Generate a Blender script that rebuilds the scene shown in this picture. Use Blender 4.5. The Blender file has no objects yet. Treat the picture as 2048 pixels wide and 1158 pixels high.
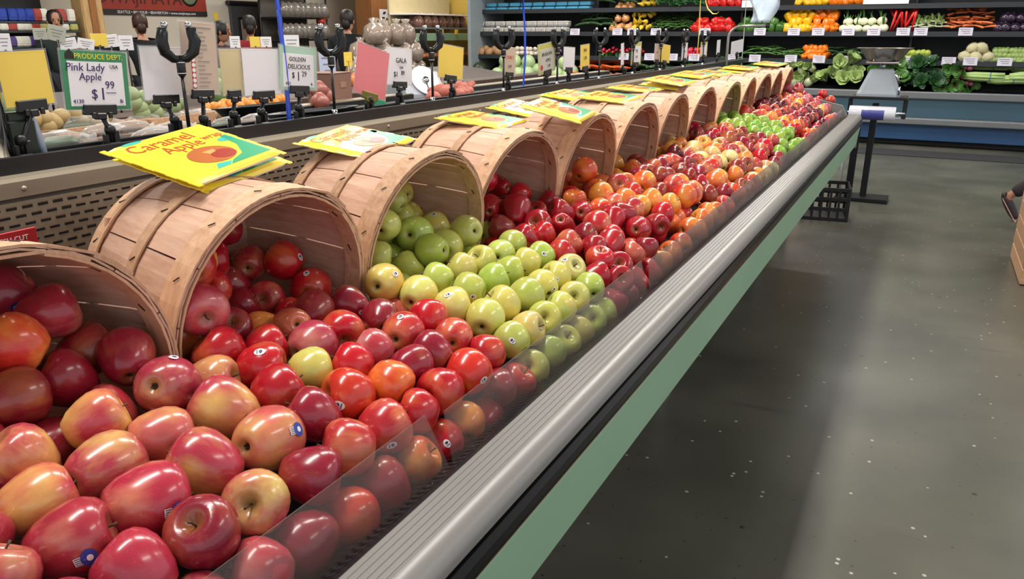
import bpy, bmesh, math, random
import numpy as np
from mathutils import Vector, Matrix, Euler, noise
sc = bpy.context.scene
COL = sc.collection
R = math.radians
rnd = random.Random(7)

# ------------------------------------------------------------------ camera, world, lights, exposure
FPX, PITCH, YAW = 1540.0, R(18.45), R(27.8)
CAM = Vector((0, 0, 1.5))
cd = bpy.data.cameras.new('camera')
cd.sensor_fit = 'HORIZONTAL'; cd.sensor_width = 36.0; cd.lens = FPX / 2048 * 36
cd.clip_start = 0.02; cd.clip_end = 100
cam = bpy.data.objects.new('camera', cd); COL.objects.link(cam)
cam.location = CAM; cam.rotation_euler = (R(90) - PITCH, 0, YAW)
sc.camera = cam
vs = sc.view_settings
vs.view_transform = 'Standard'; vs.look = 'None'; vs.gamma = 1.0; vs.use_curve_mapping = False
vs.exposure = 0.32
w = bpy.data.worlds.new('world'); sc.world = w; w.use_nodes = True
w.node_tree.nodes['Background'].inputs[0].default_value = (0.93, 0.95, 1.0, 1)
w.node_tree.nodes['Background'].inputs[1].default_value = 0.72

CEIL = 3.7
def area(x, y, z, sx, sy, power, col=(1, 0.95, 0.88), rot=(0, 0, 0)):
    l = bpy.data.lights.new('ceiling_tube', 'AREA'); l.shape = 'RECTANGLE'; l.size = sx; l.size_y = sy
    l.energy = power; l.color = col
    o = bpy.data.objects.new('ceiling_tube', l); COL.objects.link(o); o.location = (x, y, z); o.rotation_euler = rot
    return o
LAMPS = [(-4.6, 2.2), (-4.6, 6.0), (-4.6, 9.8), (-1.3, 0.7), (-1.3, 3.3), (-1.3, 5.9), (-1.3, 9.6), (2.3, 2.2), (2.3, 6.0), (2.3, 9.8), (-8.0, 4.5), (-8.0, 8.5), (-8.0, 12.0)]
for x, y in LAMPS:
    area(x, y, CEIL - 0.10, 0.34, 1.9, 60 if x < 0 else 34)
area(-2.6, 11.35, CEIL - 0.10, 7.5, 0.25, 100, (1, 0.97, 0.93))    # strip over the wall case

# ------------------------------------------------------------------ pixel -> point helpers (photo treated as 2048x1158)
FW = Vector((-math.sin(YAW) * math.cos(PITCH), math.cos(YAW) * math.cos(PITCH), -math.sin(PITCH)))
RT = Vector((math.cos(YAW), math.sin(YAW), 0)); UP = RT.cross(FW)
def ray(x, y): return FW * FPX + RT * (x - 1024) + UP * (579 - y)
def atx(x, y, X): d = ray(x, y); return CAM + d * ((X - CAM.x) / d.x)
def aty(x, y, Y): d = ray(x, y); return CAM + d * ((Y - CAM.y) / d.y)
def atz(x, y, Z): d = ray(x, y); return CAM + d * ((Z - CAM.z) / d.z)
def depth(p): return (Vector(p) - CAM).dot(FW)

# ------------------------------------------------------------------ mesh helpers
class MB:
    def __init__(s): s.v = []; s.f = []; s.m = []; s.sm = []
    def add(s, vs_, fs, mi=0, smooth=False, M=None):
        b = len(s.v)
        s.v += [tuple(M @ Vector(p)) if M else tuple(p) for p in vs_]
        for f in fs: s.f.append([b + i for i in f]); s.m.append(mi); s.sm.append(smooth)
        return s
    def box(s, c, d, mi=0, M=None, ch=None):
        x, y, z = d[0] / 2, d[1] / 2, d[2] / 2
        k = min(x, y, z) * 0.3 if ch is None else min(ch, min(x, y, z) * 0.9)
        vs_ = []
        ring = lambda a, b, zz, kk: [(-a + kk, -b, zz), (a - kk, -b, zz), (a, -b + kk, zz), (a, b - kk, zz), (a - kk, b, zz), (-a + kk, b, zz), (-a, b - kk, zz), (-a, -b + kk, zz)]
        rs = [ring(x - k, y - k, -z, k * .4), ring(x, y, -z + k, k), ring(x, y, z - k, k), ring(x - k, y - k, z, k * .4)]
        for r in rs: vs_ += r
        fs = [list(range(7, -1, -1)), list(range(24, 32))]
        for j in range(3):
            for i in range(8):
                fs.append([j * 8 + i, j * 8 + (i + 1) % 8, j * 8 + 8 + (i + 1) % 8, j * 8 + 8 + i])
        vs_ = [(p[0] + c[0], p[1] + c[1], p[2] + c[2]) for p in vs_]
        return s.add(vs_, fs, mi, False, M)
    def tube(s, path, rad, seg=8, mi=0, M=None, caps=True, smooth=True, flat=1.0):
        P = [Vector(p) for p in path]; n = len(P)
        rad = rad if isinstance(rad, (list, tuple)) else [rad] * n
        vs_ = []; u = None
        for i in range(n):
            t = (P[min(i + 1, n - 1)] - P[max(i - 1, 0)]).normalized()
            if u is None:
                u = t.orthogonal().normalized()
            else:
                u = (u - t * u.dot(t)).normalized()
            w_ = t.cross(u)
            for k in range(seg):
                a = 2 * math.pi * k / seg
                vs_.append(P[i] + (u * math.cos(a) + w_ * math.sin(a) * flat) * rad[i])
        fs = []
        for i in range(n - 1):
            for k in range(seg):
                fs.append([i * seg + k, i * seg + (k + 1) % seg, (i + 1) * seg + (k + 1) % seg, (i + 1) * seg + k])
        if caps:
            fs.append(list(range(seg - 1, -1, -1))); fs.append([(n - 1) * seg + k for k in range(seg)])
        return s.add(vs_, fs, mi, smooth, M)
    def lathe(s, prof, seg=16, mi=0, M=None, lobes=0, amp=0.0, lobefn=None, smooth=True):
        vs_ = []; fs = []; n = len(prof)
        for i, (r, z) in enumerate(prof):
            for k in range(seg):
                a = 2 * math.pi * k / seg
                q = 1 + (amp * (lobefn(i / (n - 1)) if lobefn else 1) * math.cos(lobes * a) if lobes else 0)
                vs_.append((r * q * math.cos(a), r * q * math.sin(a), z))
        for i in range(n - 1):
            for k in range(seg):
                fs.append([i * seg + k, i * seg + (k + 1) % seg, (i + 1) * seg + (k + 1) % seg, (i + 1) * seg + k])
        fs.append(list(range(seg - 1, -1, -1))); fs.append([(n - 1) * seg + k for k in range(seg)])
        return s.add(vs_, fs, mi, smooth, M)
    def poly(s, pts, h=0.0006, mi=0, M=None):
        n = len(pts)
        vs_ = [(p[0], p[1], 0) for p in pts] + [(p[0], p[1], h) for p in pts]
        fs = [list(range(n - 1, -1, -1)), list(range(n, 2 * n))] + [[i, (i + 1) % n, n + (i + 1) % n, n + i] for i in range(n)]
        return s.add(vs_, fs, mi, False, M)
    def prism(s, prof, x0, x1, axis='y', mi=0, closed=True):
        n = len(prof)
        def P(p, t): return (p[0], t, p[1]) if axis == 'y' else (t, p[0], p[1])
        vs_ = [P(p, x0) for p in prof] + [P(p, x1) for p in prof]
        fs = [[i, (i + 1) % n, n + (i + 1) % n, n + i] for i in range(n if closed else n - 1)]
        if closed: fs += [list(range(n - 1, -1, -1)), list(range(n, 2 * n))]
        return s.add(vs_, fs, mi)
    def scale2(s, q):
        s.v = [(p[0] * q, p[1] * q, p[2]) for p in s.v]; return s
    def mesh(s, name, mats):
        me = bpy.data.meshes.new(name)
        me.from_pydata(s.v, [], s.f)
        for m in (mats if isinstance(mats, (list, tuple)) else [mats]): me.materials.append(m)
        me.polygons.foreach_set('material_index', s.m)
        me.polygons.foreach_set('use_smooth', s.sm)
        me.update()
        bm = bmesh.new(); bm.from_mesh(me); bmesh.ops.recalc_face_normals(bm, faces=bm.faces); bm.to_mesh(me); bm.free()
        return me
    def obj(s, name, mats, parent=None, loc=None, rot=None):
        return obj(name, s.mesh(name, mats), parent, loc, rot)

def obj(name, me, parent=None, loc=None, rot=None, scale=None):
    o = bpy.data.objects.new(name, me); COL.objects.link(o)
    if parent is not None: o.parent = parent
    if loc is not None: o.location = loc
    if rot is not None: o.rotation_euler = rot
    if scale is not None: o.scale = scale if isinstance(scale, (tuple, list, Vector)) else (scale,) * 3
    return o
def tag(o, label, cat, group=None):
    o['label'] = label; o['category'] = cat
    if group: o['group'] = group
    return o
def thing(name, label, cat, loc=(0, 0, 0), rot=(0, 0, 0), group=None):
    o = obj(name, None, None, loc, rot); o.empty_display_size = 0.05
    return tag(o, label, cat, group)
def structure(name, mb, m):
    o = mb.obj(name, m); o['kind'] = 'structure'; return o
def stuff(o): o['kind'] = 'stuff'; return o
def dup(root, loc, rot=None, label=None, group=None, scale=None):
    r = root.copy(); COL.objects.link(r); r.location = loc
    if rot is not None: r.rotation_euler = rot
    if scale is not None: r.scale = (scale,) * 3
    if label: r['label'] = label
    if group: r['group'] = group
    for ch in list(root.children):
        c = ch.copy(); COL.objects.link(c); c.parent = r
        for g in list(ch.children):
            d = g.copy(); COL.objects.link(d); d.parent = c
    return r
_txt = {}
def text(body, size, m, parent, M, name='lettering', align='CENTER', ext=0.0003, shear=0.0):
    """flat print: the words as thin geometry lying on the surface given by matrix M (x right, y up)"""
    key = (body, size, m.name, align, shear)
    if key not in _txt:
        c = bpy.data.curves.new('lettering', 'FONT'); c.body = body; c.size = size; c.align_x = align; c.align_y = 'CENTER'
        c.extrude = ext; c.resolution_u = 2; c.shear = shear
        t = bpy.data.objects.new('lettering', c); COL.objects.link(t)
        bpy.context.view_layer.update()
        me = bpy.data.meshes.new_from_object(t.evaluated_get(bpy.context.evaluated_depsgraph_get()))
        bpy.data.objects.remove(t); bpy.data.curves.remove(c)
        me.materials.clear(); me.materials.append(m); me.name = 'lettering'
        _txt[key] = me
    o = obj(name, _txt[key], parent); o.matrix_local = M
    return o

# ------------------------------------------------------------------ materials
def srgb(h):
    if isinstance(h, str): h = [int(h[i:i + 2], 16) / 255 for i in (0, 2, 4)]
    return tuple((c / 12.92 if c <= .04045 else ((c + .055) / 1.055) ** 2.4) for c in h)
MATS = {}
def mat(name, col, rough=0.5, metal=0.0, var=0.12, vscale=8.0, bump=0.0, bscale=60.0, spec=0.5, emit=None, trans=None, stretch=None, coat=0.0):
    if name in MATS: return MATS[name]
    m = bpy.data.materials.new(name); m.use_nodes = True; nt = m.node_tree; N = nt.nodes; L = nt.links
    b = N['Principled BSDF']; c = srgb(col)
    b.inputs['Roughness'].default_value = rough; b.inputs['Metallic'].default_value = metal
    b.inputs['Specular IOR Level'].default_value = spec
    b.inputs['Coat Weight'].default_value = coat
    tc = N.new('ShaderNodeTexCoord'); src = tc.outputs['Object']
    if stretch:
        mp = N.new('ShaderNodeMapping'); mp.inputs['Scale'].default_value = stretch; L.new(src, mp.inputs[0]); src = mp.outputs[0]
    nz = N.new('ShaderNodeTexNoise'); nz.inputs['Scale'].default_value = vscale; nz.inputs['Detail'].default_value = 4
    L.new(src, nz.inputs['Vector'])
    mx = N.new('ShaderNodeMix'); mx.data_type = 'RGBA'
    mx.inputs[6].default_value = tuple(x * (1 - var) for x in c) + (1,)
    mx.inputs[7].default_value = tuple(min(1, x * (1 + var)) for x in c) + (1,)
    L.new(nz.outputs['Fac'], mx.inputs[0]); L.new(mx.outputs[2], b.inputs['Base Color'])
    if bump:
        n2 = N.new('ShaderNodeTexNoise'); n2.inputs['Scale'].default_value = bscale; n2.inputs['Detail'].default_value = 3; L.new(src, n2.inputs['Vector'])
        bp = N.new('ShaderNodeBump'); bp.inputs['Strength'].default_value = bump; bp.inputs['Distance'].default_value = 0.004
        L.new(n2.outputs['Fac'], bp.inputs['Height']); L.new(bp.outputs[0], b.inputs['Normal'])
    if emit: b.inputs['Emission Color'].default_value = c + (1,); b.inputs['Emission Strength'].default_value = emit
    if trans is not None:      # thin clear sheet: mostly transparent with a glossy haze
        out = N['Material Output']; tr = N.new('ShaderNodeBsdfTransparent'); ms = N.new('ShaderNodeMixShader')
        tr.inputs[0].default_value = (0.98, 0.98, 0.98, 1)
        lw = N.new('ShaderNodeLayerWeight'); lw.inputs[0].default_value = .5; pw = N.new('ShaderNodeMath'); pw.operation = 'POWER'; pw.inputs[1].default_value = 2.2; L.new(lw.outputs['Facing'], pw.inputs[0])
        mr = N.new('ShaderNodeMapRange'); mr.inputs[3].default_value = trans; mr.inputs[4].default_value = min(.75, trans + .55); L.new(pw.outputs[0], mr.inputs[0]); L.new(mr.outputs[0], ms.inputs[0])
        L.new(tr.outputs[0], ms.inputs[1]); L.new(b.outputs[0], ms.inputs[2]); L.new(ms.outputs[0], out.inputs[0])
    MATS[name] = m
    return m

def fruit_material(name, mass):
    """apple skin: blush colour over a ground colour, streaked and freckled; colours come from each fruit (or, in the joined heap, from its mesh attributes)"""
    m = bpy.data.materials.new(name); m.use_nodes = True; nt = m.node_tree; N = nt.nodes; L = nt.links
    b = N['Principled BSDF']; b.inputs['Roughness'].default_value = 0.24; b.inputs['Specular IOR Level'].default_value = 0.5
    b.inputs['Coat Weight'].default_value = 0.25; b.inputs['Coat Roughness'].default_value = 0.12
    def attr(n):
        a = N.new('ShaderNodeAttribute'); a.attribute_name = n; a.attribute_type = 'GEOMETRY' if mass else 'OBJECT'; return a
    blush = attr('blush').outputs['Color']; ground = attr('ground').outputs['Color']; cover = attr('cover').outputs['Fac']; seed = attr('seed').outputs['Fac']
    tc = N.new('ShaderNodeTexCoord')
    def math_(op, a, b_=None, clamp=False):
        n = N.new('ShaderNodeMath'); n.operation = op; n.use_clamp = clamp
        for i, q in enumerate((a, b_)):
            if q is None: continue
            if isinstance(q, (int, float)): n.inputs[i].default_value = q
            else: L.new(q, n.inputs[i])
        return n.outputs[0]
    def nz(scale, st=None, det=3):
        v = tc.outputs['Object']
        if st:
            mp = N.new('ShaderNodeMapping'); mp.inputs['Scale'].default_value = st; L.new(v, mp.inputs[0]); v = mp.outputs[0]
        n = N.new('ShaderNodeTexNoise'); n.noise_dimensions = '4D'; n.inputs['Scale'].default_value = scale; n.inputs['Detail'].default_value = det
        L.new(v, n.inputs['Vector']); L.new(seed, n.inputs['W']); return n.outputs['Fac']
    lo = 0.75 if not mass else 9.0
    big = nz(lo, None, 1); st = nz(lo * 6, (1, 1, .18), 3)
    f = math_('ADD', math_('MULTIPLY', math_('SUBTRACT', big, .5), 3.2), math_('MULTIPLY', math_('SUBTRACT', st, .5), 0.9))
    f = math_('ADD', f, cover, True)
    mx = N.new('ShaderNodeMix'); mx.data_type = 'RGBA'; L.new(f, mx.inputs[0]); L.new(ground, mx.inputs[6]); L.new(blush, mx.inputs[7])
    # value mottling
    mot = nz(lo * 3, None, 4); hs = N.new('ShaderNodeHueSaturation'); L.new(mx.outputs[2], hs.inputs['Color'])
    L.new(math_('ADD', math_('MULTIPLY', mot, .5), .75), hs.inputs['Value'])
    col = hs.outputs['Color']
    if not mass:
        vo = N.new('ShaderNodeTexVoronoi'); vo.inputs['Scale'].default_value = 15; L.new(tc.outputs['Object'], vo.inputs['Vector'])
        dot = math_('MULTIPLY', math_('LESS_THAN', vo.outputs['Distance'], .10), .35)
        m2 = N.new('ShaderNodeMix'); m2.data_type = 'RGBA'; m2.inputs[7].default_value = (.8, .55, .32, 1); L.new(dot, m2.inputs[0]); L.new(col, m2.inputs[6]); col = m2.outputs[2]
        # the two cavities show the ground colour, a little russet
        sp = N.new('ShaderNodeSeparateXYZ'); L.new(tc.outputs['Object'], sp.inputs[0])
        rr = math_('SQRT', math_('ADD', math_('MULTIPLY', sp.outputs[0], sp.outputs[0]), math_('MULTIPLY', sp.outputs[1], sp.outputs[1])))
        cav = N.new('ShaderNodeMapRange'); cav.inputs[1].default_value = .46; cav.inputs[2].default_value = .12; cav.inputs[3].default_value = 0; cav.inputs[4].default_value = .75; L.new(rr, cav.inputs[0])
        m3 = N.new('ShaderNodeMix'); m3.data_type = 'RGBA'; L.new(cav.outputs[0], m3.inputs[0]); L.new(col, m3.inputs[6])
        m4 = N.new('ShaderNodeMix'); m4.data_type = 'RGBA'; m4.inputs[0].default_value = .55; m4.inputs[7].default_value = (.22, .16, .04, 1); L.new(ground, m4.inputs[6]); L.new(m4.outputs[2], m3.inputs[7]); col = m3.outputs[2]
    L.new(col, b.inputs['Base Color'])
    return m
APPLE = fruit_material('apple_skin', False); APPLE_MASS = fruit_material('apple_skin_heap', True)

def wood_material(name, c1, c2, rough=.6, scale=6.0, st=(1, 14, 14), rndobj=.25):
    m = bpy.data.materials.new(name); m.use_nodes = True; nt = m.node_tree; N = nt.nodes; L = nt.links; b = N['Principled BSDF']
    b.inputs['Roughness'].default_value = rough; b.inputs['Specular IOR Level'].default_value = .3
    tc = N.new('ShaderNodeTexCoord'); mp = N.new('ShaderNodeMapping'); mp.inputs['Scale'].default_value = st; L.new(tc.outputs['Object'], mp.inputs[0])
    oi = N.new('ShaderNodeObjectInfo')
    nz = N.new('ShaderNodeTexNoise'); nz.noise_dimensions = '4D'; nz.inputs['Scale'].default_value = scale; nz.inputs['Detail'].default_value = 6; nz.inputs['Roughness'].default_value = .65
    mu = N.new('ShaderNodeMath'); mu.operation = 'MULTIPLY'; mu.inputs[1].default_value = 30; L.new(oi.outputs['Random'], mu.inputs[0])
    L.new(mp.outputs[0], nz.inputs['Vector']); L.new(mu.outputs[0], nz.inputs['W'])
    cr = N.new('ShaderNodeValToRGB'); cr.color_ramp.elements[0].position = .32; cr.color_ramp.elements[1].position = .68
    cr.color_ramp.elements[0].color = srgb(c1) + (1,); cr.color_ramp.elements[1].color = srgb(c2) + (1,)
    L.new(nz.outputs['Fac'], cr.inputs[0])
    hs = N.new('ShaderNodeHueSaturation'); L.new(cr.outputs[0], hs.inputs['Color'])
    mr = N.new('ShaderNodeMapRange'); mr.inputs[3].default_value = 1 - rndobj; mr.inputs[4].default_value = 1 + rndobj * .5; L.new(oi.outputs['Random'], mr.inputs[0]); L.new(mr.outputs[0], hs.inputs['Value'])
    L.new(hs.outputs[0], b.inputs['Base Color'])
    bp = N.new('ShaderNodeBump'); bp.inputs['Strength'].default_value = .25; bp.inputs['Distance'].default_value = .002; L.new(nz.outputs['Fac'], bp.inputs['Height']); L.new(bp.outputs[0], b.inputs['Normal'])
    return m
SPLINT = wood_material('splint_wood', 'c2977f', 'dab69f', rndobj=.14); HOOPW = wood_material('hoop_wood', 'bb8f6e', 'd8b292', st=(14, 14, 1))
CRATEW = wood_material('crate_wood', 'b08463', 'd6ab86', st=(1, 14, 14)); POSTW = wood_material('post_wood', 'a88358', 'd3b078', st=(14, 14, 1))
PILW = wood_material('pillar_wood', '8a5a34', 'a97244', st=(14, 14, 1), rndobj=.05)

M_black = mat('black_plastic', '17181b', .38, var=.3)
M_blackm = mat('black_metal', '1d1f22', .3, .3, var=.2)
M_rubber = mat('black_rubber', '08080a', .22, spec=.25)
M_chrome = mat('chrome', 'c9ccd0', .12, 1.0, var=.05)
M_steel = mat('brushed_steel', 'a39886', .42, .5, var=.25, vscale=5, stretch=(1, .15, 4))
M_rail = mat('rail_vinyl', '7d7b78', .32, .0, var=.07, vscale=3, stretch=(1, .2, 1))
M_green = mat('green_enamel', '8db193', .42, var=.10, vscale=2.5)
M_teal = mat('teal_enamel', '3a5867', .4, var=.2, vscale=1.5)
M_blueP = mat('blue_enamel', '2b5380', .42, var=.18, vscale=1.5)
M_greyrim = mat('grey_rim', '6f7275', .42, var=.1)
M_white = mat('white_card', 'f4f1f5', .45, var=.03)
M_cream = mat('cream_card', 'dccb9e', .5, var=.04)
M_yellow = mat('yellow_card', 'fbd95c', .4, var=.05)
M_clear = mat('clear_guard', '93837f', .16, trans=.12, var=.2, vscale=4)
M_film = mat('clear_film', 'e4e4e2', .06, trans=.16, var=.2)
M_ink = mat('purple_ink', '3a2465', .6); M_kink = mat('black_ink', '25201f', .6); M_gink = mat('grey_ink', '8d8688', .6); M_rink = mat('red_ink', 'c8352c', .6)
M_dark = mat('dark_void', '0c0d10', .7)
# ------------------------------------------------------------------ room
def floor_material():
    m = bpy.data.materials.new('sealed_concrete'); m.use_nodes = True; nt = m.node_tree; N = nt.nodes; L = nt.links; b = N['Principled BSDF']
    tc = N.new('ShaderNodeTexCoord')
    def nz(sc_, det, st=None):
        n = N.new('ShaderNodeTexNoise'); n.inputs['Scale'].default_value = sc_; n.inputs['Detail'].default_value = det
        v = tc.outputs['Object']
        if st:
            mp = N.new('ShaderNodeMapping'); mp.inputs['Scale'].default_value = st; L.new(v, mp.inputs[0]); v = mp.outputs[0]
        L.new(v, n.inputs['Vector']); return n.outputs['Fac']
    cr = N.new('ShaderNodeValToRGB'); cr.color_ramp.elements[0].position = .3; cr.color_ramp.elements[1].position = .72
    cr.color_ramp.elements[0].color = srgb('45463d') + (1,); cr.color_ramp.elements[1].color = srgb('66655a') + (1,); L.new(nz(1.3, 6), cr.inputs[0])
    col = cr.outputs[0]
    def over(fac, c):
        nonlocal col
        mx = N.new('ShaderNodeMix'); mx.data_type = 'RGBA'; L.new(fac, mx.inputs[0]); L.new(col, mx.inputs[6]); mx.inputs[7].default_value = srgb(c) + (1,); col = mx.outputs[2]
    def speck(scale, thr, gate, c, a):
        v = N.new('ShaderNodeTexVoronoi'); v.inputs['Scale'].default_value = scale; L.new(tc.outputs['Object'], v.inputs['Vector'])
        lt = N.new('ShaderNodeMath'); lt.operation = 'LESS_THAN'; lt.inputs[1].default_value = thr; L.new(v.outputs['Distance'], lt.inputs[0])
        sp = N.new('ShaderNodeSeparateColor'); L.new(v.outputs['Color'], sp.inputs[0])
        g = N.new('ShaderNodeMath'); g.operation = 'LESS_THAN'; g.inputs[1].default_value = gate; L.new(sp.outputs[0], g.inputs[0])
        mu = N.new('ShaderNodeMath'); mu.operation = 'MULTIPLY'; L.new(lt.outputs[0], mu.inputs[0]); L.new(g.outputs[0], mu.inputs[1])
        m2 = N.new('ShaderNodeMath'); m2.operation = 'MULTIPLY'; m2.inputs[1].default_value = a; L.new(mu.outputs[0], m2.inputs[0]); over(m2.outputs[0], c)
    speck(26, .16, .10, 'c9c6b4', .7); speck(34, .15, .10, '2b2b29', .8); speck(9, .09, .10, '242421', .8)
    # long scuffs worn into the sealer
    s = N.new('ShaderNodeMapRange'); s.inputs[1].default_value = .66; s.inputs[2].default_value = .72; s.inputs[4].default_value = .35; L.new(nz(3.2, 4, (.5, 3.2, 1)), s.inputs[0]); over(s.outputs[0], '3a3b39')
    L.new(col, b.inputs['Base Color'])
    r = N.new('ShaderNodeMapRange'); r.inputs[3].default_value = .22; r.inputs[4].default_value = .42; L.new(nz(2.4, 3), r.inputs[0]); L.new(r.outputs[0], b.inputs['Roughness'])
    bp = N.new('ShaderNodeBump'); bp.inputs['Strength'].default_value = .08; bp.inputs['Distance'].default_value = .004; L.new(nz(14, 4), bp.inputs['Height']); L.new(bp.outputs[0], b.inputs['Normal'])
    return m
structure('floor', MB().box((-3.6, 5.5, -.05), (15.4, 18.0, .1), ch=.002), floor_material())
M_wall = mat('cream_wall', 'cfc6b6', .75, var=.04, vscale=1)
M_yelwall = mat('mustard_wall', 'c9a94c', .75, var=.05, vscale=1)
structure('wall_left', MB().box((-11.1, 5.5, CEIL / 2), (.2, 18.0, CEIL), ch=.002), M_wall)
structure('wall_back', MB().box((-3.6, 14.4, CEIL / 2), (15.4, .2, CEIL), ch=.002), M_yelwall)
structure('ceiling', MB().box((-3.6, 5.5, CEIL + .05), (15.4, 18.0, .1), ch=.002), mat('ceiling_white', 'd6d3cc', .8, var=.03))
structure('baseboard_left', MB().box((-10.985, 5.5, .06), (.03, 18.0, .12)), mat('vinyl_base', '3a3835', .5))
M_lamp = mat('lamp_housing', 'd9d9d6', .4); 
for i, (x, y) in enumerate(LAMPS + [(-2.6, 11.35)]):
    long_ = i == len(LAMPS)
    t = thing('ceiling_light', 'long fluorescent fitting on the ceiling above the vegetable wall case' if long_ else 'fluorescent ceiling fitting with two tubes over the produce aisles', 'lamp', (x, y, CEIL), group=None if long_ else 'fluorescent fittings over the aisles')
    sx, sy = (7.6, .36) if long_ else (.44, 2.0)
    MB().box((0, 0, -.03), (sx, sy, .06)).obj('housing', M_lamp, t)
    mb = MB()
    if long_: mb.box((0, -sy / 2, -.085), (sx, .012, .05)).box((0, sy / 2, -.085), (sx, .012, .05))
    else: mb.box((-sx / 2, 0, -.085), (.012, sy, .05)).box((sx / 2, 0, -.085), (.012, sy, .05))
    mb.obj('reflector', M_lamp, t)

# ------------------------------------------------------------------ the apple case (one long unit)
Y0, Y1 = -0.45, 6.36
case = thing('produce_case', 'long green-fronted produce case with pale bumper rail, filled with apples', 'produce case', (-1.0, 3.0, 0))
def cobj(mb, name, m):
    for i, p in enumerate(mb.v): mb.v[i] = (p[0] + 1.0, p[1] - 3.0, p[2])
    return mb.obj(name, m, case)
# bumper rail: five ribs on the flat, then a rounded nosing
prof = [(-.505, .905), (-.505, .921)]
for k in range(5):
    x = -.503 + k * .0098
    prof += [(x, .9222), (x + .0070, .9222), (x + .0078, .9211), (x + .0092, .9211)]
prof += [(-.452, .922)]
for k in range(27):
    a = R(90 - k * 3.55); prof.append((-.452 + .033 * math.cos(a), .893 + .029 * math.sin(a)))
prof += [(-.425, .886), (-.47, .886)]
mb = MB().prism(prof, Y0, Y1)
cobj(mb, 'bumper_rail', M_rail)
mb = MB().prism([(-.43, .889), (-.4165, .887), (-.409, .879), (-.4075, .868), (-.410, .857), (-.417, .850), (-.43, .848)], Y0, Y1 - .02)
cobj(mb, 'rubber_strip', M_rubber)
mb = MB().prism([(-.4165, .8495), (-.4145, .848), (-.4165, .8465), (-.43, .8465), (-.43, .8495)], Y0, Y1 - .02); cobj(mb, 'trim_bead', mat('bronze_bead', '6b5040', .35, .7))
cobj(MB().prism([(-.419, .8465), (-.419, .835), (-.434, .70), (-.444, .688), (-.50, .688), (-.50, .8465)], Y0, Y1 - .03), 'front_panel', M_green)
cobj(MB().prism([(-.50, .89), (-.45, .87), (-.46, .70), (-.60, .66), (-1.5, .66), (-1.5, .806), (-.56, .806), (-.53, .83)], Y0, Y1 - .04), 'case_body', M_black)
cobj(MB().box((-1.35, 2.9, .36), (.9, 6.3, .6)), 'base_cabinet', M_dark)
for y in (.6, 3.0, 5.2, 6.25):
    lx = -.86
    cobj(MB().box((lx, y, .33), (.05, .05, .66)).box((lx, y, .01), (.09, .09, .02)), 'leg', mat('leg_paint', '9ba19c', .45))
# black honeycomb grille between the guards and the rail
mb = MB().prism([(-.507, .893), (-.507, .905), (-.53, .900), (-.645, .832), (-.645, .815), (-.62, .812)], Y0, Y1 - .05); cobj(mb, 'grille_bed', M_black)
mb = MB(); n = int((Y1 - Y0) / .014)
for k in range(n):
    y = Y0 + .01 + k * .014
    for j, s in enumerate(np.linspace(0, 1, 8)):
        x = -.532 - .108 * s; z = .9015 - .068 * s
        o = .007 * (j % 2)
        mb.add([(x - .006, y + o, z), (x + .006, y + o + .004, z + .005), (x + .006, y + o + .008, z + .005), (x - .006, y + o + .004, z)], [[0, 1, 2, 3]])
stuff(cobj(mb, 'grille_mesh', mat('grille_edge', '2d2e31', .3, .3)))
# end panel, back wall of the well, steel band, vent, black sign channel
cobj(MB().prism([(-.43, .68), (-.43, .86), (-.51, .90), (-.56, .985), (-.9, 1.06), (-1.5, 1.10), (-1.5, .66)], Y1 - .03, Y1), 'end_panel', mat('end_grey', '7c7f7a', .5))
cobj(MB().box((-1.505, 3.0, 1.02), (.03, Y1 - Y0, .44)), 'well_back', mat('well_back_grey', '5f5a54', .45, .3))
cobj(MB().prism([(-1.488, 1.205), (-1.480, 1.207), (-1.480, 1.236), (-1.484, 1.243), (-1.51, 1.245), (-1.51, 1.205)], Y0, Y1), 'steel_band', M_steel)
mb = MB()
for k in range(24): mb.lathe([(.001, .004), (.004, .0035), (.0055, .001), (.0058, 0)], 8, M=Matrix.Translation((-1.480, Y0 + .15 + k * .285, 1.222)) @ Matrix.Rotation(R(90), 4, 'Y'))
stuff(cobj(mb, 'rivets', M_steel))
cobj(MB().box((-1.487, 3.0, 1.135), (.012, Y1 - Y0, .128)), 'vent_plate', M_steel)
mb = MB()
for r_ in range(7):
    for k in range(int((Y1 - Y0) / .030)):
        y = Y0 + .02 + k * .030 + (r_ % 2) * .015; z = 1.185 - r_ * .016
        mb.add([(-1.4805, y, z), (-1.4805, y + .020, z), (-1.4805, y + .020, z + .005), (-1.4805, y, z + .005)], [[0, 1, 2, 3]])  # near-black strip on the solid plate, coloured as the shade inside a slot
        mb.add([(-1.4800, y, z + .005), (-1.4800, y + .020, z + .005), (-1.4800, y + .020, z + .0068), (-1.4800, y, z + .0068)], [[0, 1, 2, 3]], 1)
stuff(cobj(mb, 'vent_slots', [M_dark, M_chrome]))
cobj(MB().prism([(-1.51, 1.245), (-1.51, 1.276), (-1.515, 1.278), (-1.519, 1.276), (-1.519, 1.252), (-1.571, 1.252), (-1.571, 1.276), (-1.575, 1.278), (-1.58, 1.276), (-1.58, 1.245)], Y0, Y1 + .95), 'sign_channel', M_black)
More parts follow.
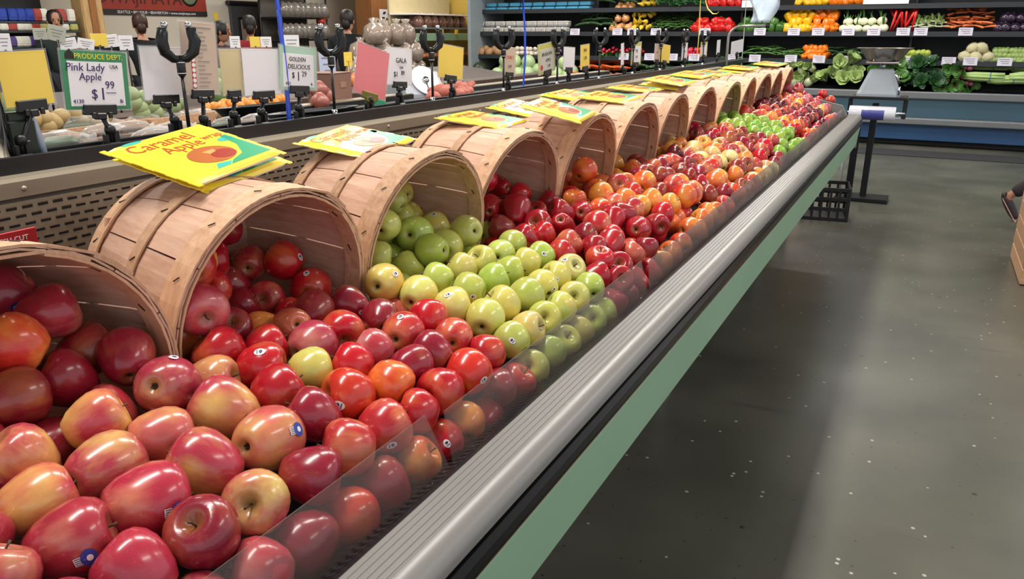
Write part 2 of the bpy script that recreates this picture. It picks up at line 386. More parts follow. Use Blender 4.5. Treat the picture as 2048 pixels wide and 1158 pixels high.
# clear guards: one panel per 0.92 m, each leaning a little differently
gy = -.07; k = 0
while gy < Y1 - .1:
    y2 = min(gy + .915, Y1 - .05)
    top = (-.582, .972) if k == 0 else ((-.570, .966) if k == 1 else (-.556 - .006 * (k % 2), .964))
    bot = (-.548, .884)
    a = MB(); th = .0025
    c_ = .012
    pts = [(bot, gy + .002), (bot, y2 - .004), (top, y2 - .004 - (.012 if k == 0 else 0)), (top, gy + .002 + .01)]
    vs_ = [(p[0], y, p[1]) for p, y in pts] + [(p[0] + th, y, p[1] + th * .4) for p, y in pts]
    a.add(vs_, [[0, 1, 2, 3], [7, 6, 5, 4], [0, 4, 5, 1], [1, 5, 6, 2], [2, 6, 7, 3], [3, 7, 4, 0]])
    g = cobj(a, 'guard_panel', M_clear)
    br = MB()
    for y in (gy + .06, y2 - .06): br.box((-.541, y, .886), (.012, .016, .012), ch=.002)
    for i, p in enumerate(br.v): br.v[i] = (p[0] + 1.0, p[1] - 3.0, p[2])
    br.obj('bracket', M_chrome, g)
    gy = y2 + .005; k += 1

# ------------------------------------------------------------------ split-wood baskets lying on their sides
R1, R2, BL = .214, .165, .285
TILT = R(9.6)
BASK = [(.485, 'bright pink-and-yellow apples, nearest of the row'), (.93, 'red apples, second from the near end'), (1.40, 'yellow-green apples, third from the near end'), (1.83, 'deep red ribbed apples, fourth from the near end'),
        (2.33, 'orange-red apples, fifth from the near end'), (2.79, 'brownish red apples, sixth from the near end'), (3.25, 'pale yellow apples, seventh from the near end'), (3.72, 'dark red apples, eighth from the near end'),
        (4.26, 'bright green apples, ninth from the near end'), (4.71, 'orange apples, tenth from the near end'), (5.16, 'maroon apples, eleventh from the near end'), (5.61, 'pink apples, third from the far end... '), (6.07, 'pink apples, last at the far end')]
BASK[11] = (5.61, 'red and pink apples, second from the far end')
BX, BZ = -.95, 1.04
def stave_mesh(n=14):
    mb = MB(); A = 2 * math.pi / n * .485; th = .0032; nu, nv = 4, 6
    def P(u, v, off):
        x = -BL + (BL + .004) * u; r = R2 + (R1 - R2) * (1 - (1 - u) ** 1.6) + off
        if u < .06: r -= .012 * (1 - u / .06)
        a = (v * 2 - 1) * A
        bow = .002 * (1 - (v * 2 - 1) ** 2)
        return (x, (r + bow) * math.sin(a), (r + bow) * math.cos(a))
    us = [0, .05, .3, .55, .8, 1]
    g = [[[P(u, v, o) for v in np.linspace(0, 1, nu)] for u in us] for o in (0, -th)]
    V = [p for s in g for row in s for p in row]; nr = len(us)
    idx = lambda s, i, j: s * nr * nu + i * nu + j
    F = []
    for i in range(nr - 1):
        for j in range(nu - 1):
            F.append([idx(0, i, j), idx(0, i, j + 1), idx(0, i + 1, j + 1), idx(0, i + 1, j)]); F.append([idx(1, i, j), idx(1, i + 1, j), idx(1, i + 1, j + 1), idx(1, i, j + 1)])
        F.append([idx(0, i, 0), idx(0, i + 1, 0), idx(1, i + 1, 0), idx(1, i, 0)]); F.append([idx(0, i, nu - 1), idx(1, i, nu - 1), idx(1, i + 1, nu - 1), idx(0, i + 1, nu - 1)])
    for j in range(nu - 1):
        F.append([idx(0, 0, j), idx(1, 0, j), idx(1, 0, j + 1), idx(0, 0, j + 1)]); F.append([idx(0, nr - 1, j), idx(0, nr - 1, j + 1), idx(1, nr - 1, j + 1), idx(1, nr - 1, j)])
    return MB().add(V, F, 0, False).mesh('stave', SPLINT)
def hoop_mesh(x0, x1, r0, r1, th, lap=True, seg=44):
    mb = MB(); pr = []
    for k in range(seg + 3):
        a = 2 * math.pi * k / seg + .3; e = (.0035 if (lap and k > seg - 1) else 0)
        ri0, ri1 = r0 + e, r1 + e
        pr.append([(x0, (ri0) * math.sin(a), ri0 * math.cos(a)), (x1, ri1 * math.sin(a), ri1 * math.cos(a)), (x1, (ri1 + th) * math.sin(a), (ri1 + th) * math.cos(a)), (x0, (ri0 + th) * math.sin(a), (ri0 + th) * math.cos(a))])
    V = [p for q in pr for p in q]; F = []
    for k in range(seg + 2):
        for j in range(4): F.append([k * 4 + j, k * 4 + (j + 1) % 4, (k + 1) * 4 + (j + 1) % 4, (k + 1) * 4 + j])
    F += [[3, 2, 1, 0], [(seg + 2) * 4 + j for j in range(4)]]
    return mb.add(V, F, 0, False).mesh('hoop', HOOPW)
def rr_(u): return R2 + (R1 - R2) * (1 - (1 - u) ** 1.6)
ME_stave = stave_mesh()
HOOPS = [hoop_mesh(-.040, .004, rr_(.86) + .0025, R1 + .0025, .004), hoop_mesh(-.030, .006, rr_(.9) - .0085, R1 - .0085, .004), hoop_mesh(-.150, -.126, rr_(.47) + .003, rr_(.56) + .003, .0035), hoop_mesh(-.282, -.254, rr_(.03) + .003, rr_(.11) + .003, .004)]
mb = MB()
for k in range(4):
    yy = -.12 + k * .08
    hw = math.sqrt(max(.155 ** 2 - (abs(yy)) ** 2, .003))
    mb.box((-.262, yy, 0), (.006, .077, hw * 2))
ME_base = mb.mesh('base', SPLINT)
mb = MB()
for k in range(14):
    a = 2 * math.pi * k / 14 + .1
    for (x, r) in ((-.018, R1 + .0072), (-.138, rr_(.52) + .0072), (-.268, rr_(.06) + .0078)):
        T = Matrix.Rotation(-a, 4, 'X') @ Matrix.Translation((x, 0, r)) @ Matrix.Rotation(R(50), 4, 'Z')
        mb.box((0, 0, 0), (.012, .0018, .0016), M=T)
    T = Matrix.Rotation(-a - .06, 4, 'X') @ Matrix.Translation((-.014, 0, R1 - .0095)) @ Matrix.Rotation(R(70), 4, 'Z'); mb.box((0, 0, 0), (.014, .003, .002), M=T)
ME_staple = mb.mesh('staples', mat('staple_iron', '3b2f2a', .4, .6))
mb = MB()
for s in (-1, 1):
    ang = R(102) * s
    pts = []
    for t in np.linspace(0, 1, 9):
        aa = ang + (t - .5) * .34; x = -.006 - .055 * math.sin(math.pi * t) ; r = R1 + .010 + .004 * math.sin(math.pi * t)
        pts.append((x, r * math.sin(aa), r * math.cos(aa)))
    mb.tube(pts, .0018, 6)
ME_wire = mb.mesh('wire_handle', mat('handle_wire', '9c8f86', .35, .8))
BROT = []
for i, (y, txt) in enumerate(BASK):
    yaw = [-.06, -.035, -.05, -.06, -.02, -.05, .0, -.04, -.03, .02, -.05, .0, .02][i]
    tl = 0.0 if i == 0 else TILT + R(rnd.uniform(-1, 1))
    t = thing('bushel_basket', 'split-wood basket on its side spilling ' + txt, 'basket', (BX, y, BZ), (R(rnd.uniform(-12, 12)), tl, yaw), 'wooden baskets in a row on the apple case')
    BROT.append(Euler((0, tl, yaw)).to_matrix())
    for k in range(14): obj('stave', ME_stave, t, rot=(-2 * math.pi * k / 14, 0, 0))
    for h in HOOPS: obj('hoop', h, t, rot=(rnd.uniform(-.3, .3), 0, 0))
    obj('base', ME_base, t); stuff(obj('staples', ME_staple, t)); obj('wire_handle', ME_wire, t)

# ------------------------------------------------------------------ flat yellow packets of caramel wraps lying on the baskets
M_pk = mat('packet_yellow', 'ffe23c', .28, var=.03, coat=.3); M_pkw = mat('packet_edge_white', 'efeada', .4, var=.03)
M_pg = mat('packet_green', '1f9a6b', .3, var=.04); M_pt = mat('packet_teal', '35b3a8', .3); M_pb = mat('caramel_brown', 'b0622c', .3, var=.25, vscale=14); M_pr = mat('caramel_red', '9c2f1e', .3, var=.1)
M_pw = mat('packet_word', 'b5481f', .35, var=.05); M_hl = mat('caramel_light', 'd99a5e', .3)
PW, PH, PT = .224, .185, .012
def packet_meshes():
    mb = MB(); w, h, t = PW / 2, PH / 2, PT
    def ringp(x, y, z, c): return [(-x + c, -y, z), (x - c, -y, z), (x, -y + c, z), (x, y - c, z), (x - c, y, z), (-x + c, y, z), (-x, y - c, z), (-x, -y + c, z)]
    rs = [ringp(w - .004, h - .004, 0, .004), ringp(w, h - .001, t * .45, .002), ringp(w - .006, h - .005, t * .9, .008), ringp(w - .014, h - .012, t, .01)]
    V = [p for r in rs for p in r]; F = [[7, 6, 5, 4, 3, 2, 1, 0], list(range(24, 32))]; mi = [1, 0]
    for j in range(3):
        for i in range(8): F.append([j * 8 + i, j * 8 + (i + 1) % 8, j * 8 + 8 + (i + 1) % 8, j * 8 + 8 + i]); mi.append(1 if j == 0 else 0)
    for f, m_ in zip(F, mi): mb.f.append(f); mb.m.append(m_); mb.sm.append(False)
    mb.v = V
    crimp = MB()           # one crimped tab at a short end
    for k in range(9):
        y = -h + .006 + k * (PH - .012) / 8
        crimp.box((w + .0042, y, t * .45 + .001 * (k % 2)), (.011, (PH - .012) / 7.6, .002), ch=.0004)
    ell = lambda cx, cy, a, b, n=28, r0=0: [(cx + a * math.cos(2 * math.pi * k / n), cy + b * math.sin(2 * math.pi * k / n)) for k in range(n)]
    apple = MB().poly(ell(-.002, -.026, .046, .029), .0008).poly(ell(.016, -.034, .025, .015), .0012, 1).poly([(-.012, -.014), (.016, -.013), (.012, -.022), (-.006, -.026)], .0014, 2)
    green = MB().poly([(-.012, -.070), (.088, -.070), (.088, .020), (.074, .018), (.066, -.020), (.040, -.050), (.004, -.060)], .0005).poly([(-.045, -.070), (-.014, -.070), (.000, -.061), (-.030, -.056)], .0006, 1)
    logo = MB().poly(ell(-.060, .074, .020, .004, 16), .0005)
    badge = MB().poly(ell(.072, .006, .018, .008, 16), .0005)
    return mb.mesh('packet', [M_pk, M_pkw]), crimp.mesh('crimp', M_pk), apple.scale2(1.12).mesh('printed_caramel_apple', [M_pb, M_pr, M_hl]), green.scale2(1.12).mesh('printed_green_band', [M_pg, M_pt]), logo.scale2(1.12).mesh('printed_emblem', M_pt), badge.scale2(1.12).mesh('printed_badge', M_pt)
PK = packet_meshes()
def packet(label, x, y, z, a, b, c):
    t = thing('caramel_packet', label, 'packet', (x, y, z), (a, b, c), 'yellow caramel wrap packets on the baskets')
    obj('pouch', PK[0], t)
    obj('crimp', PK[1], t); obj('crimp', PK[1], t, rot=(0, 0, math.pi))
    for k in (2, 3, 4, 5): obj(['', '', 'printed_caramel_apple', 'printed_green_band', 'printed_emblem', 'printed_badge'][k], PK[k], t, loc=(0, 0, PT + .00005))
    T = lambda x, y: Matrix.Translation((x, y, PT + .0004))
    text('Caramel', .044, M_pw, t, T(-.026, .057)); text('Apple', .040, M_pw, t, T(-.010, .024)); text('wrap', .026, M_pw, t, T(.072, .032))
    return t
packet('lower yellow caramel packet of the stack of two on the second basket', *(-1.1315,0.9724,1.2751,0.2599,-0.0694,1.7663))
packet('top yellow caramel packet of the stack of two on the second basket', *(-1.1227,0.9467,1.2943,0.2395,-0.0814,1.7302))
packet('single yellow caramel packet lying on the third basket', *(-1.1572,1.4292,1.2552,0.1422,-0.0605,1.7421))
packet('single yellow caramel packet lying on the fourth basket', *(-1.1022,1.9194,1.2617,0.1107,0.0148,1.7032))
packet('yellow caramel packet half under another on the fifth basket', *(-1.203,2.3749,1.2504,0.1628,-0.0424,1.7063))
packet('yellow caramel packet overlapping another, at the rim of the fifth basket', *(-0.978,2.1592,1.2743,0.2246,-0.0249,1.7363))
packet('yellow caramel packet on the sixth basket, rear one of the pair', *(-1.2688,2.934,1.2543,0.0956,-0.0336,1.5424))
packet('yellow caramel packet on the sixth basket, front one near the rim', *(-1.0809,2.8502,1.2608,0.0815,-0.0252,1.5987))
packet('pale-edged yellow caramel packet lying alone on the seventh basket', *(-1.1474,3.336,1.2609,0.0727,0.0081,1.6121))
packet('lower yellow caramel packet of the pair on the eighth basket', *(-1.1328,3.7471,1.2552,0.1032,-0.0353,1.5257))
packet('upper yellow caramel packet of the pair on the eighth basket', *(-1.1031,3.7158,1.2774,0.1212,-0.0332,1.5314))
packet('lower yellow caramel packet in the stack on the ninth basket', *(-1.1822,4.4035,1.2562,0.0647,-0.0498,1.3821))
packet('upper yellow caramel packet in the stack on the ninth basket', *(-1.1741,4.3827,1.2738,0.0639,-0.0566,1.448))
packet('yellow caramel packet lying on the tenth basket', *(-1.17,4.77,1.2652,0.0771,-0.0265,1.4564))
packet('lower yellow caramel packet on the eleventh basket', *(-1.1265,5.2465,1.2589,0.068,-0.0191,1.4598))
packet('upper yellow caramel packet on the eleventh basket', *(-1.1081,5.2896,1.2781,0.0433,-0.0302,1.476))
packet('yellow caramel packet on the last basket at the far end', *(-1.071,6.12,1.276,0.0616,-0.0476,1.4206))
# ------------------------------------------------------------------ apples
A_ROUND = [(0, -.66), (.10, -.69), (.20, -.80), (.34, -.86), (.56, -.79), (.80, -.53), (.95, -.16), (1.0, .14), (.97, .42), (.84, .68), (.64, .83), (.44, .87), (.27, .80), (.13, .64), (.0, .55)]
A_LONG = [(0, -.80), (.10, -.84), (.19, -.98), (.33, -1.02), (.52, -.94), (.76, -.62), (.92, -.2), (1.0, .2), (.97, .52), (.84, .78), (.64, .93), (.44, .96), (.27, .88), (.13, .70), (.0, .60)]
A_TALL = [(0, -.82), (.10, -.86), (.20, -1.02), (.36, -1.06), (.52, -.98), (.68, -.70), (.84, -.24), (.97, .24), (1.0, .55), (.90, .82), (.70, .97), (.46, 1.0), (.27, .90), (.13, .72), (.0, .62)]
def apple_mesh(prof, lobes, amp, seg=26):
    return MB().lathe(prof, seg, lobes=lobes, amp=amp, lobefn=lambda t: max(0, 1 - abs(t - .12) * 2.2) + .35 * max(0, 1 - abs(t - .85) * 4)).mesh('apple', APPLE)
SHAPES = {'r': (apple_mesh(A_ROUND, 5, .018), A_ROUND), 'l': (apple_mesh(A_LONG, 5, .02), A_LONG), 't': (apple_mesh(A_TALL, 5, .06), A_TALL)}
def rho(prof, d):
    th = math.degrees(math.acos(max(-1, min(1, d.z))))
    an = [math.degrees(math.atan2(r, z)) for r, z in prof]; rd = [math.hypot(r, z) for r, z in prof]
    o = np.argsort(an); return float(np.interp(th, np.array(an)[o], np.array(rd)[o]))
M_stem = mat('apple_stem', '4a3420', .7); M_calyx = mat('apple_calyx', '33281b', .8, var=.3)
PARTS_ = {}
for s_, (me, pf) in SHAPES.items():
    zt = pf[-1][1]; zb = pf[0][1]
    st = MB().tube([(0, 0, zt - .05), (.015, 0, zt + .16), (.05, .01, zt + .36), (.10, .02, zt + .50)], [.030, .026, .030, .045], 6).mesh('stem', M_stem)
    cb = MB()
    for k in range(5):
        a = 2 * math.pi * k / 5
        cb.tube([(0, 0, zb - .01), (.06 * math.cos(a), .06 * math.sin(a), zb - .06), (.10 * math.cos(a + .2), .10 * math.sin(a + .2), zb - .10)], [.04, .035, .008], 5)
    PARTS_[s_] = (st, cb.mesh('calyx', M_calyx))
M_stw = mat('sticker_white', 'e9e6e8', .4, var=.03); M_stb = mat('sticker_blue', '27409c', .35, var=.08); M_std = mat('sticker_print', '3b2f52', .5)
def sticker(parent, prof, d, kind):
    d = d.normalized(); u = d.orthogonal().normalized(); zz = Vector((0, 0, 1)); u = (zz - d * zz.dot(d)); u = u.normalized() if u.length > .05 else d.orthogonal().normalized(); v = d.cross(u)
    mb = MB()
    def disc(cx, cy, a, b, off, mi, n=14, rect=False):
        cx, cy, a, b = cx * 1.35, cy * 1.35, a * 1.35, b * 1.35
        pts = [(0, 0)] + [(a * math.cos(2 * math.pi * k / n), b * math.sin(2 * math.pi * k / n)) for k in range(n)]
        if rect: pts = [(0, 0)] + [(-a, -b), (0, -b), (a, -b), (a, 0), (a, b), (0, b), (-a, b), (-a, 0)]; n_ = 8
        else: n_ = n
        V = []
        for (x, y) in pts:
            q = (d + v * (x + cx) + u * (y + cy)).normalized(); V.append(q * (rho(prof, q) + off))
        mb.add(V, [[0, 1 + k, 1 + (k + 1) % n_] for k in range(n_)], mi, True)
    if kind == 'b':
        disc(0, -.10, .085, .085, .020, 0, rect=True); disc(0, .05, .16, .13, .024, 1); disc(0, .06, .06, .05, .028, 0)
        for k in range(4): disc(-.06 + k * .04, -.12, .008, .05, .026, 2, rect=True)
    else:
        disc(0, 0, .11, .15, .020, 0); disc(0, .03, .06, .045, .025, 2); disc(0, -.06, .07, .012, .025, 2, rect=True)
    return mb.obj('sticker', [M_stw, M_stb, M_std], parent)

CODES = {  # blush, ground, cover, phrase, shape
    'P': ('ab2f40', 'd38a66', .98, 'pink-red apple', 'l'), 'Y': ('b53a48', 'dcae66', .62, 'yellow-pink apple', 'l'), 'y': ('bd6058', 'cf9a60', .55, 'orange-yellow apple', 'l'),
    'D': ('8e1a2e', 'a85a3c', .98, 'dark red apple', 'l'), 'R': ('b81626', 'cf6a3c', .95, 'bright red apple', 'r'), 'O': ('c73024', 'e38b3e', .62, 'orange-red apple', 'r'), 'o': ('c9502c', 'e6a048', .42, 'red-streaked orange apple', 'r'),
    'S': ('b42c34', 'd98a5c', .70, 'streaky red apple', 'r'), 'G': ('b8bc58', 'c3c364', .3, 'yellow-green apple', 'r'), 'g': ('a4b650', 'b2bd5a', .4, 'green apple', 'r'), 'L': ('d6c058', 'd2ca70', .25, 'lemon-yellow apple', 'r'),
    'T': ('a81526', '8d2a26', 1.0, 'ribbed deep red apple', 't'), 'M': ('5c0d1c', '6d1f22', 1.0, 'maroon ribbed apple', 't'), 'B': ('8c2a24', 'b9683c', .80, 'brownish red apple', 'r'),
    'W': ('d08a5c', 'e0cd86', .22, 'pale yellow apple', 'r'), 'V': ('7fa534', '8fb23c', .5, 'grass-green apple', 'r'), 'K': ('b23a48', 'c9807a', .85, 'pinkish red apple', 'r'), 'q': ('d2582c', 'eab04a', .36, 'golden orange apple', 'r')}
def z7(x, y, w_, h_): s = .5165; return x * s, 560 + y * s, w_ * s, h_ * s
def z5(x, y, w_, h_): s = .4317; return x * s, 230 + y * s, w_ * s, h_ * s
def z6(x, y, w_, h_): s = .449; return 560 + x * s, 180 + y * s, w_ * s, h_ * s
def z8(x, y, w_, h_): s = .38; return 1050 + x * s, 120 + y * s, w_ * s, h_ * s
MAN = []
def rows(fn, txt):
    for ln in txt.strip().split('\n'):
        for it in ln.split(';'):
            p = it.split()
            if not p: continue
            MAN.append((fn(*map(float, p[:4])), p[4], p[5:]))
rows(z7, '''
605 380 280 225 P c-.35,0 s.2,.95 X-.905 ; 155 600 320 270 D c-.6,-.25 ; 255 1020 400 290 P b.34,-.38 ; 550 870 350 310 P b.62,-.2 ; 790 720 310 265 Y
390 745 320 290 Y c-.75,-.4 ; 130 870 290 330 Y ; 1070 615 285 255 y c-.6,-.2 b.8,.3 ; 885 500 280 245 Y b.7,-.3 ; 615 610 280 220 y
395 510 260 200 P b-.7,.55 ; 285 385 260 170 D X-.98 ; 350 270 260 200 D X-1.0 ; 205 160 240 190 P X-1.05 ; 70 320 190 150 O X-1.0 ; 100 30 210 160 P b.3,-.5 X-1.1
70 480 190 170 D X-.97 ; 1010 870 270 270 Y ; 780 1010 300 300 D ; 550 1110 290 200 P ; 40 1140 160 200 P ; 1180 1010 220 230 D ; 1345 910 200 210 R c-.8,0
1490 790 175 180 D ; 1615 700 155 170 o ; 985 1110 240 200 K ; 1215 765 240 240 D  ; 800 380 160 165 y ; 450 310 120 120 D X-.965 ; -60 620 200 200 P X-.96 ; -70 1000 240 260 P
1055 420 205 160 R ; 1020 345 130 90 R s-.1,.6 ; 1230 345 200 150 L ; 1350 455 220 200 O s-.3,-.3 ; 1215 530 195 200 D ; 1495 390 180 180 O ; 1175 240 200 170 K c-.7,-.4 ; 1320 200 165 175 R
1355 95 160 110 D s.6,-.4 ; 1480 155 140 135 D ; 1560 210 160 165 S c-.4,-.3 s-.1,.8 ; 1660 155 145 155 R ; 1440 280 140 120 K ; 1360 345 140 110 R ; 1600 350 120 120 D ; 1670 290 135 120 D ; 1765 230 120 110 S
1705 430 175 180 R ; 1800 355 170 180 O s.7,-.3 ; 1885 300 120 150 R ; 1605 500 170 165 R ; 1485 580 175 190 S s.3,-.6 ; 1360 660 190 200 S ; 1740 620 120 150 R s.2,0 ; 1820 540 130 150 o ; 1905 470 110 130 D''')
rows(z5, '''
1025 545 170 150 D X-1.14 ; 1350 650 185 165 R X-1.09 s.75,.2 ; 1195 690 160 160 S X-1.12 c-.1,-.3 ; 1465 800 190 175 R X-1.02 s-.2,.75 c-.2,-.3 ; 910 690 140 180 q X-1.06 ; 985 650 120 170 R X-1.13 ; 800 720 130 170 R X-1.0 c.2,-.3
970 800 150 150 R X-1.06 ; 1090 790 150 130 D X-1.12 ; 1230 850 150 150 S X-1.07 ; 1110 890 190 140 D X-1.07 ; 870 840 120 130 O X-1.04 ; 805 915 150 190 K X-.985 ; 1065 1000 195 180 D X-.97 ; 905 1010 120 120 O X-.99 ; 1350 935 170 140 R X-1.0
1365 1000 150 140 S c.3,.2 ; 1225 1000 110 120 o X-.97 ; 1200 1095 150 100 R ; 940 1095 130 110 R ; 1110 1120 120 90 R''')
rows(z6, '''
570 440 90 130 L X-1.12 ; 640 440 110 110 L X-1.13 c.1,-.5 ; 735 490 130 110 L X-1.08 ; 505 490 60 110 G X-1.08 ; 630 540 120 100 L X-1.10 ; 545 570 110 100 G X-1.09 ; 790 565 125 100 G X-1.05 ; 460 610 115 150 G X-1.03 c-.3,-.4
585 660 165 165 g X-1.0 c-.3,0 ; 695 615 140 145 L X-1.04 s0,.8 ; 815 680 170 150 g X-.97 c-.25,-.4 ; 915 640 110 120 g X-1.0 ; 430 745 120 130 G X-.99 ; 515 735 110 110 g X-1.03 ; 690 740 130 115 g X-1.0 ; 570 790 140 110 G X-.96 s.8,-.4
900 765 120 115 G ; 980 735 125 110 G c-.2,-.2 ; 1040 690 120 110 g s-.7,.2 ; 1160 745 125 100 g s.2,.2 ; 470 865 175 165 L c-.4,-.2 s.6,.5 ; 605 910 170 155 L c-.5,-.5 ; 705 845 140 120 G ; 810 800 140 100 G ; 1105 770 120 100 G ; 1020 810 140 105 g
950 845 130 105 g ; 845 890 150 130 G s.2,-.4 ; 770 965 160 170 L s-.2,.6 ; 990 960 165 165 L ; 915 1025 170 170 L c-.2,-.5 ; 1095 920 150 170 g ; 1170 875 130 150 L s.7,-.2 ; 1230 835 130 130 L s.0,-.1 ; 1290 800 120 130 L s-.3,.6
1030 1115 140 140 G s0,0 ; 1100 1065 130 150 L ; 1180 1020 130 130 G ; 1260 985 130 140 L ; 1315 930 90 120 L ; 1390 900 115 130 g 
1055 545 125 145 T X-.93 c-.05,-.8 ; 935 525 85 110 T X-1.0 c0,-.3 ; 975 430 90 130 T X-1.08 ; 910 400 60 90 R X-1.07 ; 1150 560 90 105 T ; 1070 470 90 60 R X-1.02 ; 1150 470 95 75 T ; 1225 515 80 80 T ; 1255 600 120 120 T c-.1,.4
985 615 95 80 D ; 1095 665 100 95 T ; 1165 645 110 110 R ; 1415 605 130 120 S ; 1340 545 120 110 T c0,0 ; 1300 480 100 95 R ; 1250 730 95 110 R ; 1300 690 105 95 S ; 1355 650 100 95 D ; 1390 720 110 120 T s.6,.1
1590 620 130 120 T c-.1,0 ; 1560 730 120 115 S ; 1500 790 130 130 T s-.3,.0 ; 1505 850 120 110 T ; 1630 710 100 120 D ; 1400 830 100 80 T ; 1480 660 110 90 R ; 1440 770 90 90 R
1360 370 115 105 O c-.5,-.6 X-.96 ; 1400 440 125 100 O c-.2,-.1 ; 1345 275 90 90 S X-1.08 ; 1490 400 90 110 q X-.97 ; 1620 415 100 110 q c-.2,-.5 ; 1600 520 100 95 q c-.2,-.4 ; 1480 510 95 90 S ; 1430 535 90 100 O ; 1310 490 95 95 O ; 1440 340 75 75 q X-1.02 ; 1490 330 80 65 q X-1.02''')
rows(z8, '''
615 560 110 85 B ; 775 505 110 115 M ; 690 480 95 85 B ; 890 480 110 105 W s.2,0 ; 985 505 100 95 W c0,-.3 ; 1070 525 110 95 W c-.1,-.2 ; 1130 495 90 85 W ; 1250 450 80 75 Y c.2,-.2 ; 790 440 75 70 W ; 700 425 100 70 y ; 905 390 75 75 D ; 845 365 72 68 B
995 400 65 55 R ; 945 430 60 55 B ; 1030 445 80 65 K ; 1050 275 70 60 V ; 1005 320 55 70 V ; 1110 315 60 55 V ; 1060 355 90 85 V ; 1130 370 95 85 V ; 1200 385 85 75 V c-.1,-.1 ; 1250 360 75 65 V ; 1320 390 90 80 V ; 1285 420 90 80 V ; 1345 455 80 80 V ; 1335 490 90 75 V
1250 250 80 70 M ; 1345 245 95 85 M ; 1190 230 65 60 M ; 1215 200 62 55 M X-1.05 ; 1300 230 62 60 M ; 1155 265 75 68 o ; 1380 150 62 58 K X-.95 ; 1440 150 65 60 K X-.88 ; 1405 190 60 52 K X-.9 ; 1465 190 60 52 K ; 1565 178 55 48 R ; 1605 215 72 62 R ; 1540 220 70 62 R ; 1430 240 70 62 q ; 1180 480 80 70 D ; 1150 440 80 70 D ; 1230 510 90 80 R ; 1210 560 90 80 S
700 700 120 80 B ; 830 660 100 80 o ; 870 680 110 90 o ; 930 660 90 90 T s.2,.3 ; 760 760 120 90 q ; 690 860 110 110 T ; 720 810 110 100 R ; 860 620 100 70 B ; 810 590 95 65 B s.2,.5 ; 1020 620 100 85 o ; 1110 610 100 85 O ; 960 710 100 80 B ; 1040 700 90 70 D''')
rows(lambda x, y, w_, h_: (x, y, w_, h_), '''
1068 737 48 52 G ; 1102 708 46 50 g ; 1132 685 44 48 G ; 1160 662 42 46 G ; 1186 640 40 44 g ; 1209 620 38 42 G ; 1030 772 48 52 R ; 988 798 48 54 D
1233 604 38 42 T ; 1257 585 38 40 D ; 1281 564 36 40 T ; 1304 545 36 38 R ; 1328 526 34 38 o ; 1350 508 34 36 O ; 1371 491 32 36 O''')
PX = np.array([-1.3, -1.05, -.9, -.75, -.655, -.61, -.59]); PZ = np.array([.985, 1.0, 1.018, .995, .968, .93, .895])
def zsurf(X, Y):
    z = float(np.interp(X, PX, PZ))
    if 1.16 < Y < 1.62 and X < -.85: z += .22 * (-.85 - X)
    if Y > 3.2 and X < -.72: z += min(1, (Y - 3.2) / .8) * min(1, (-.72 - X) / .2) * .045
    return z
def on_surface(x, y):
    d = ray(x, y); lo, hi = .5 / -d.x if d.x < 0 else .5, 1.3 / -d.x
    for _ in range(40):
        m_ = (lo + hi) / 2; P = CAM + d * m_
        if P.z > zsurf(P.x, P.y): lo = m_
        else: hi = m_
    return CAM + d * lo
FR = []   # dict per fruit: p, r, code, opts, fixed
for (x, y, w_, h_), code, op in MAN:
    X = next((float(o[1:]) for o in op if o[0] == 'X'), None)
    P = atx(x, y, X) if X is not None else on_surface(x, y)
    d = ray(x, y); ct = d.normalized().dot(FW)
    D = math.sqrt(w_ * h_) * depth(P) / FPX * math.sqrt(ct)
    D = min(.091 if P.y < .8 else .083, max(.068 if P.y > .8 else .078, D))
    FR.append(dict(p=P, r=D / 2, code=code, op=op, ar=w_ / h_, man=True))
EDG = [.68, 1.14, 1.60, 2.08, 2.56, 3.02, 3.48, 3.99, 4.48, 4.93, 5.38, 5.84]
ZC = ['PPYYD', 'RRRODS', 'GGgLL', 'TTTRS', 'OOOqSo', 'BBDOS', 'WWYqRB', 'DRBSo', 'VVV', 'OORqB', 'MMMDR', 'KOqSM', 'KKRKo']
def zone(P): return int(np.searchsorted(EDG, P.y - .55 * (P.x + .95)))
def try_add(P, r, code, fac, lst):
    for f in lst:
        if abs(f['p'].y - P.y) < .12 and (f['p'] - P).length < (f['r'] + r) * fac: return False
    lst.append(dict(p=P, r=r, code=code, op=[], ar=1.0, man=False)); return True
yy = .14
while yy < Y1 - .12:
    row_ = 0; xx = -.600
    while xx > -1.12:
        P = Vector((xx + rnd.uniform(-.008, .008), yy + (.037 if row_ % 2 else 0) + rnd.uniform(-.008, .008), 0)); P.z = zsurf(P.x, P.y) + rnd.uniform(-.006, .01)
        bi = min(range(13), key=lambda i: abs(BASK[i][0] - P.y))
        if P.x > -.90 or abs(BASK[bi][0] - P.y) < .15:
            if not (P.x < -.98 and bi not in (2, 3) and rnd.random() < .35):
                try_add(P, rnd.uniform(.036, .040), rnd.choice(ZC[zone(P)]), .80, FR)
        xx -= .066; row_ += 1
    yy += .075
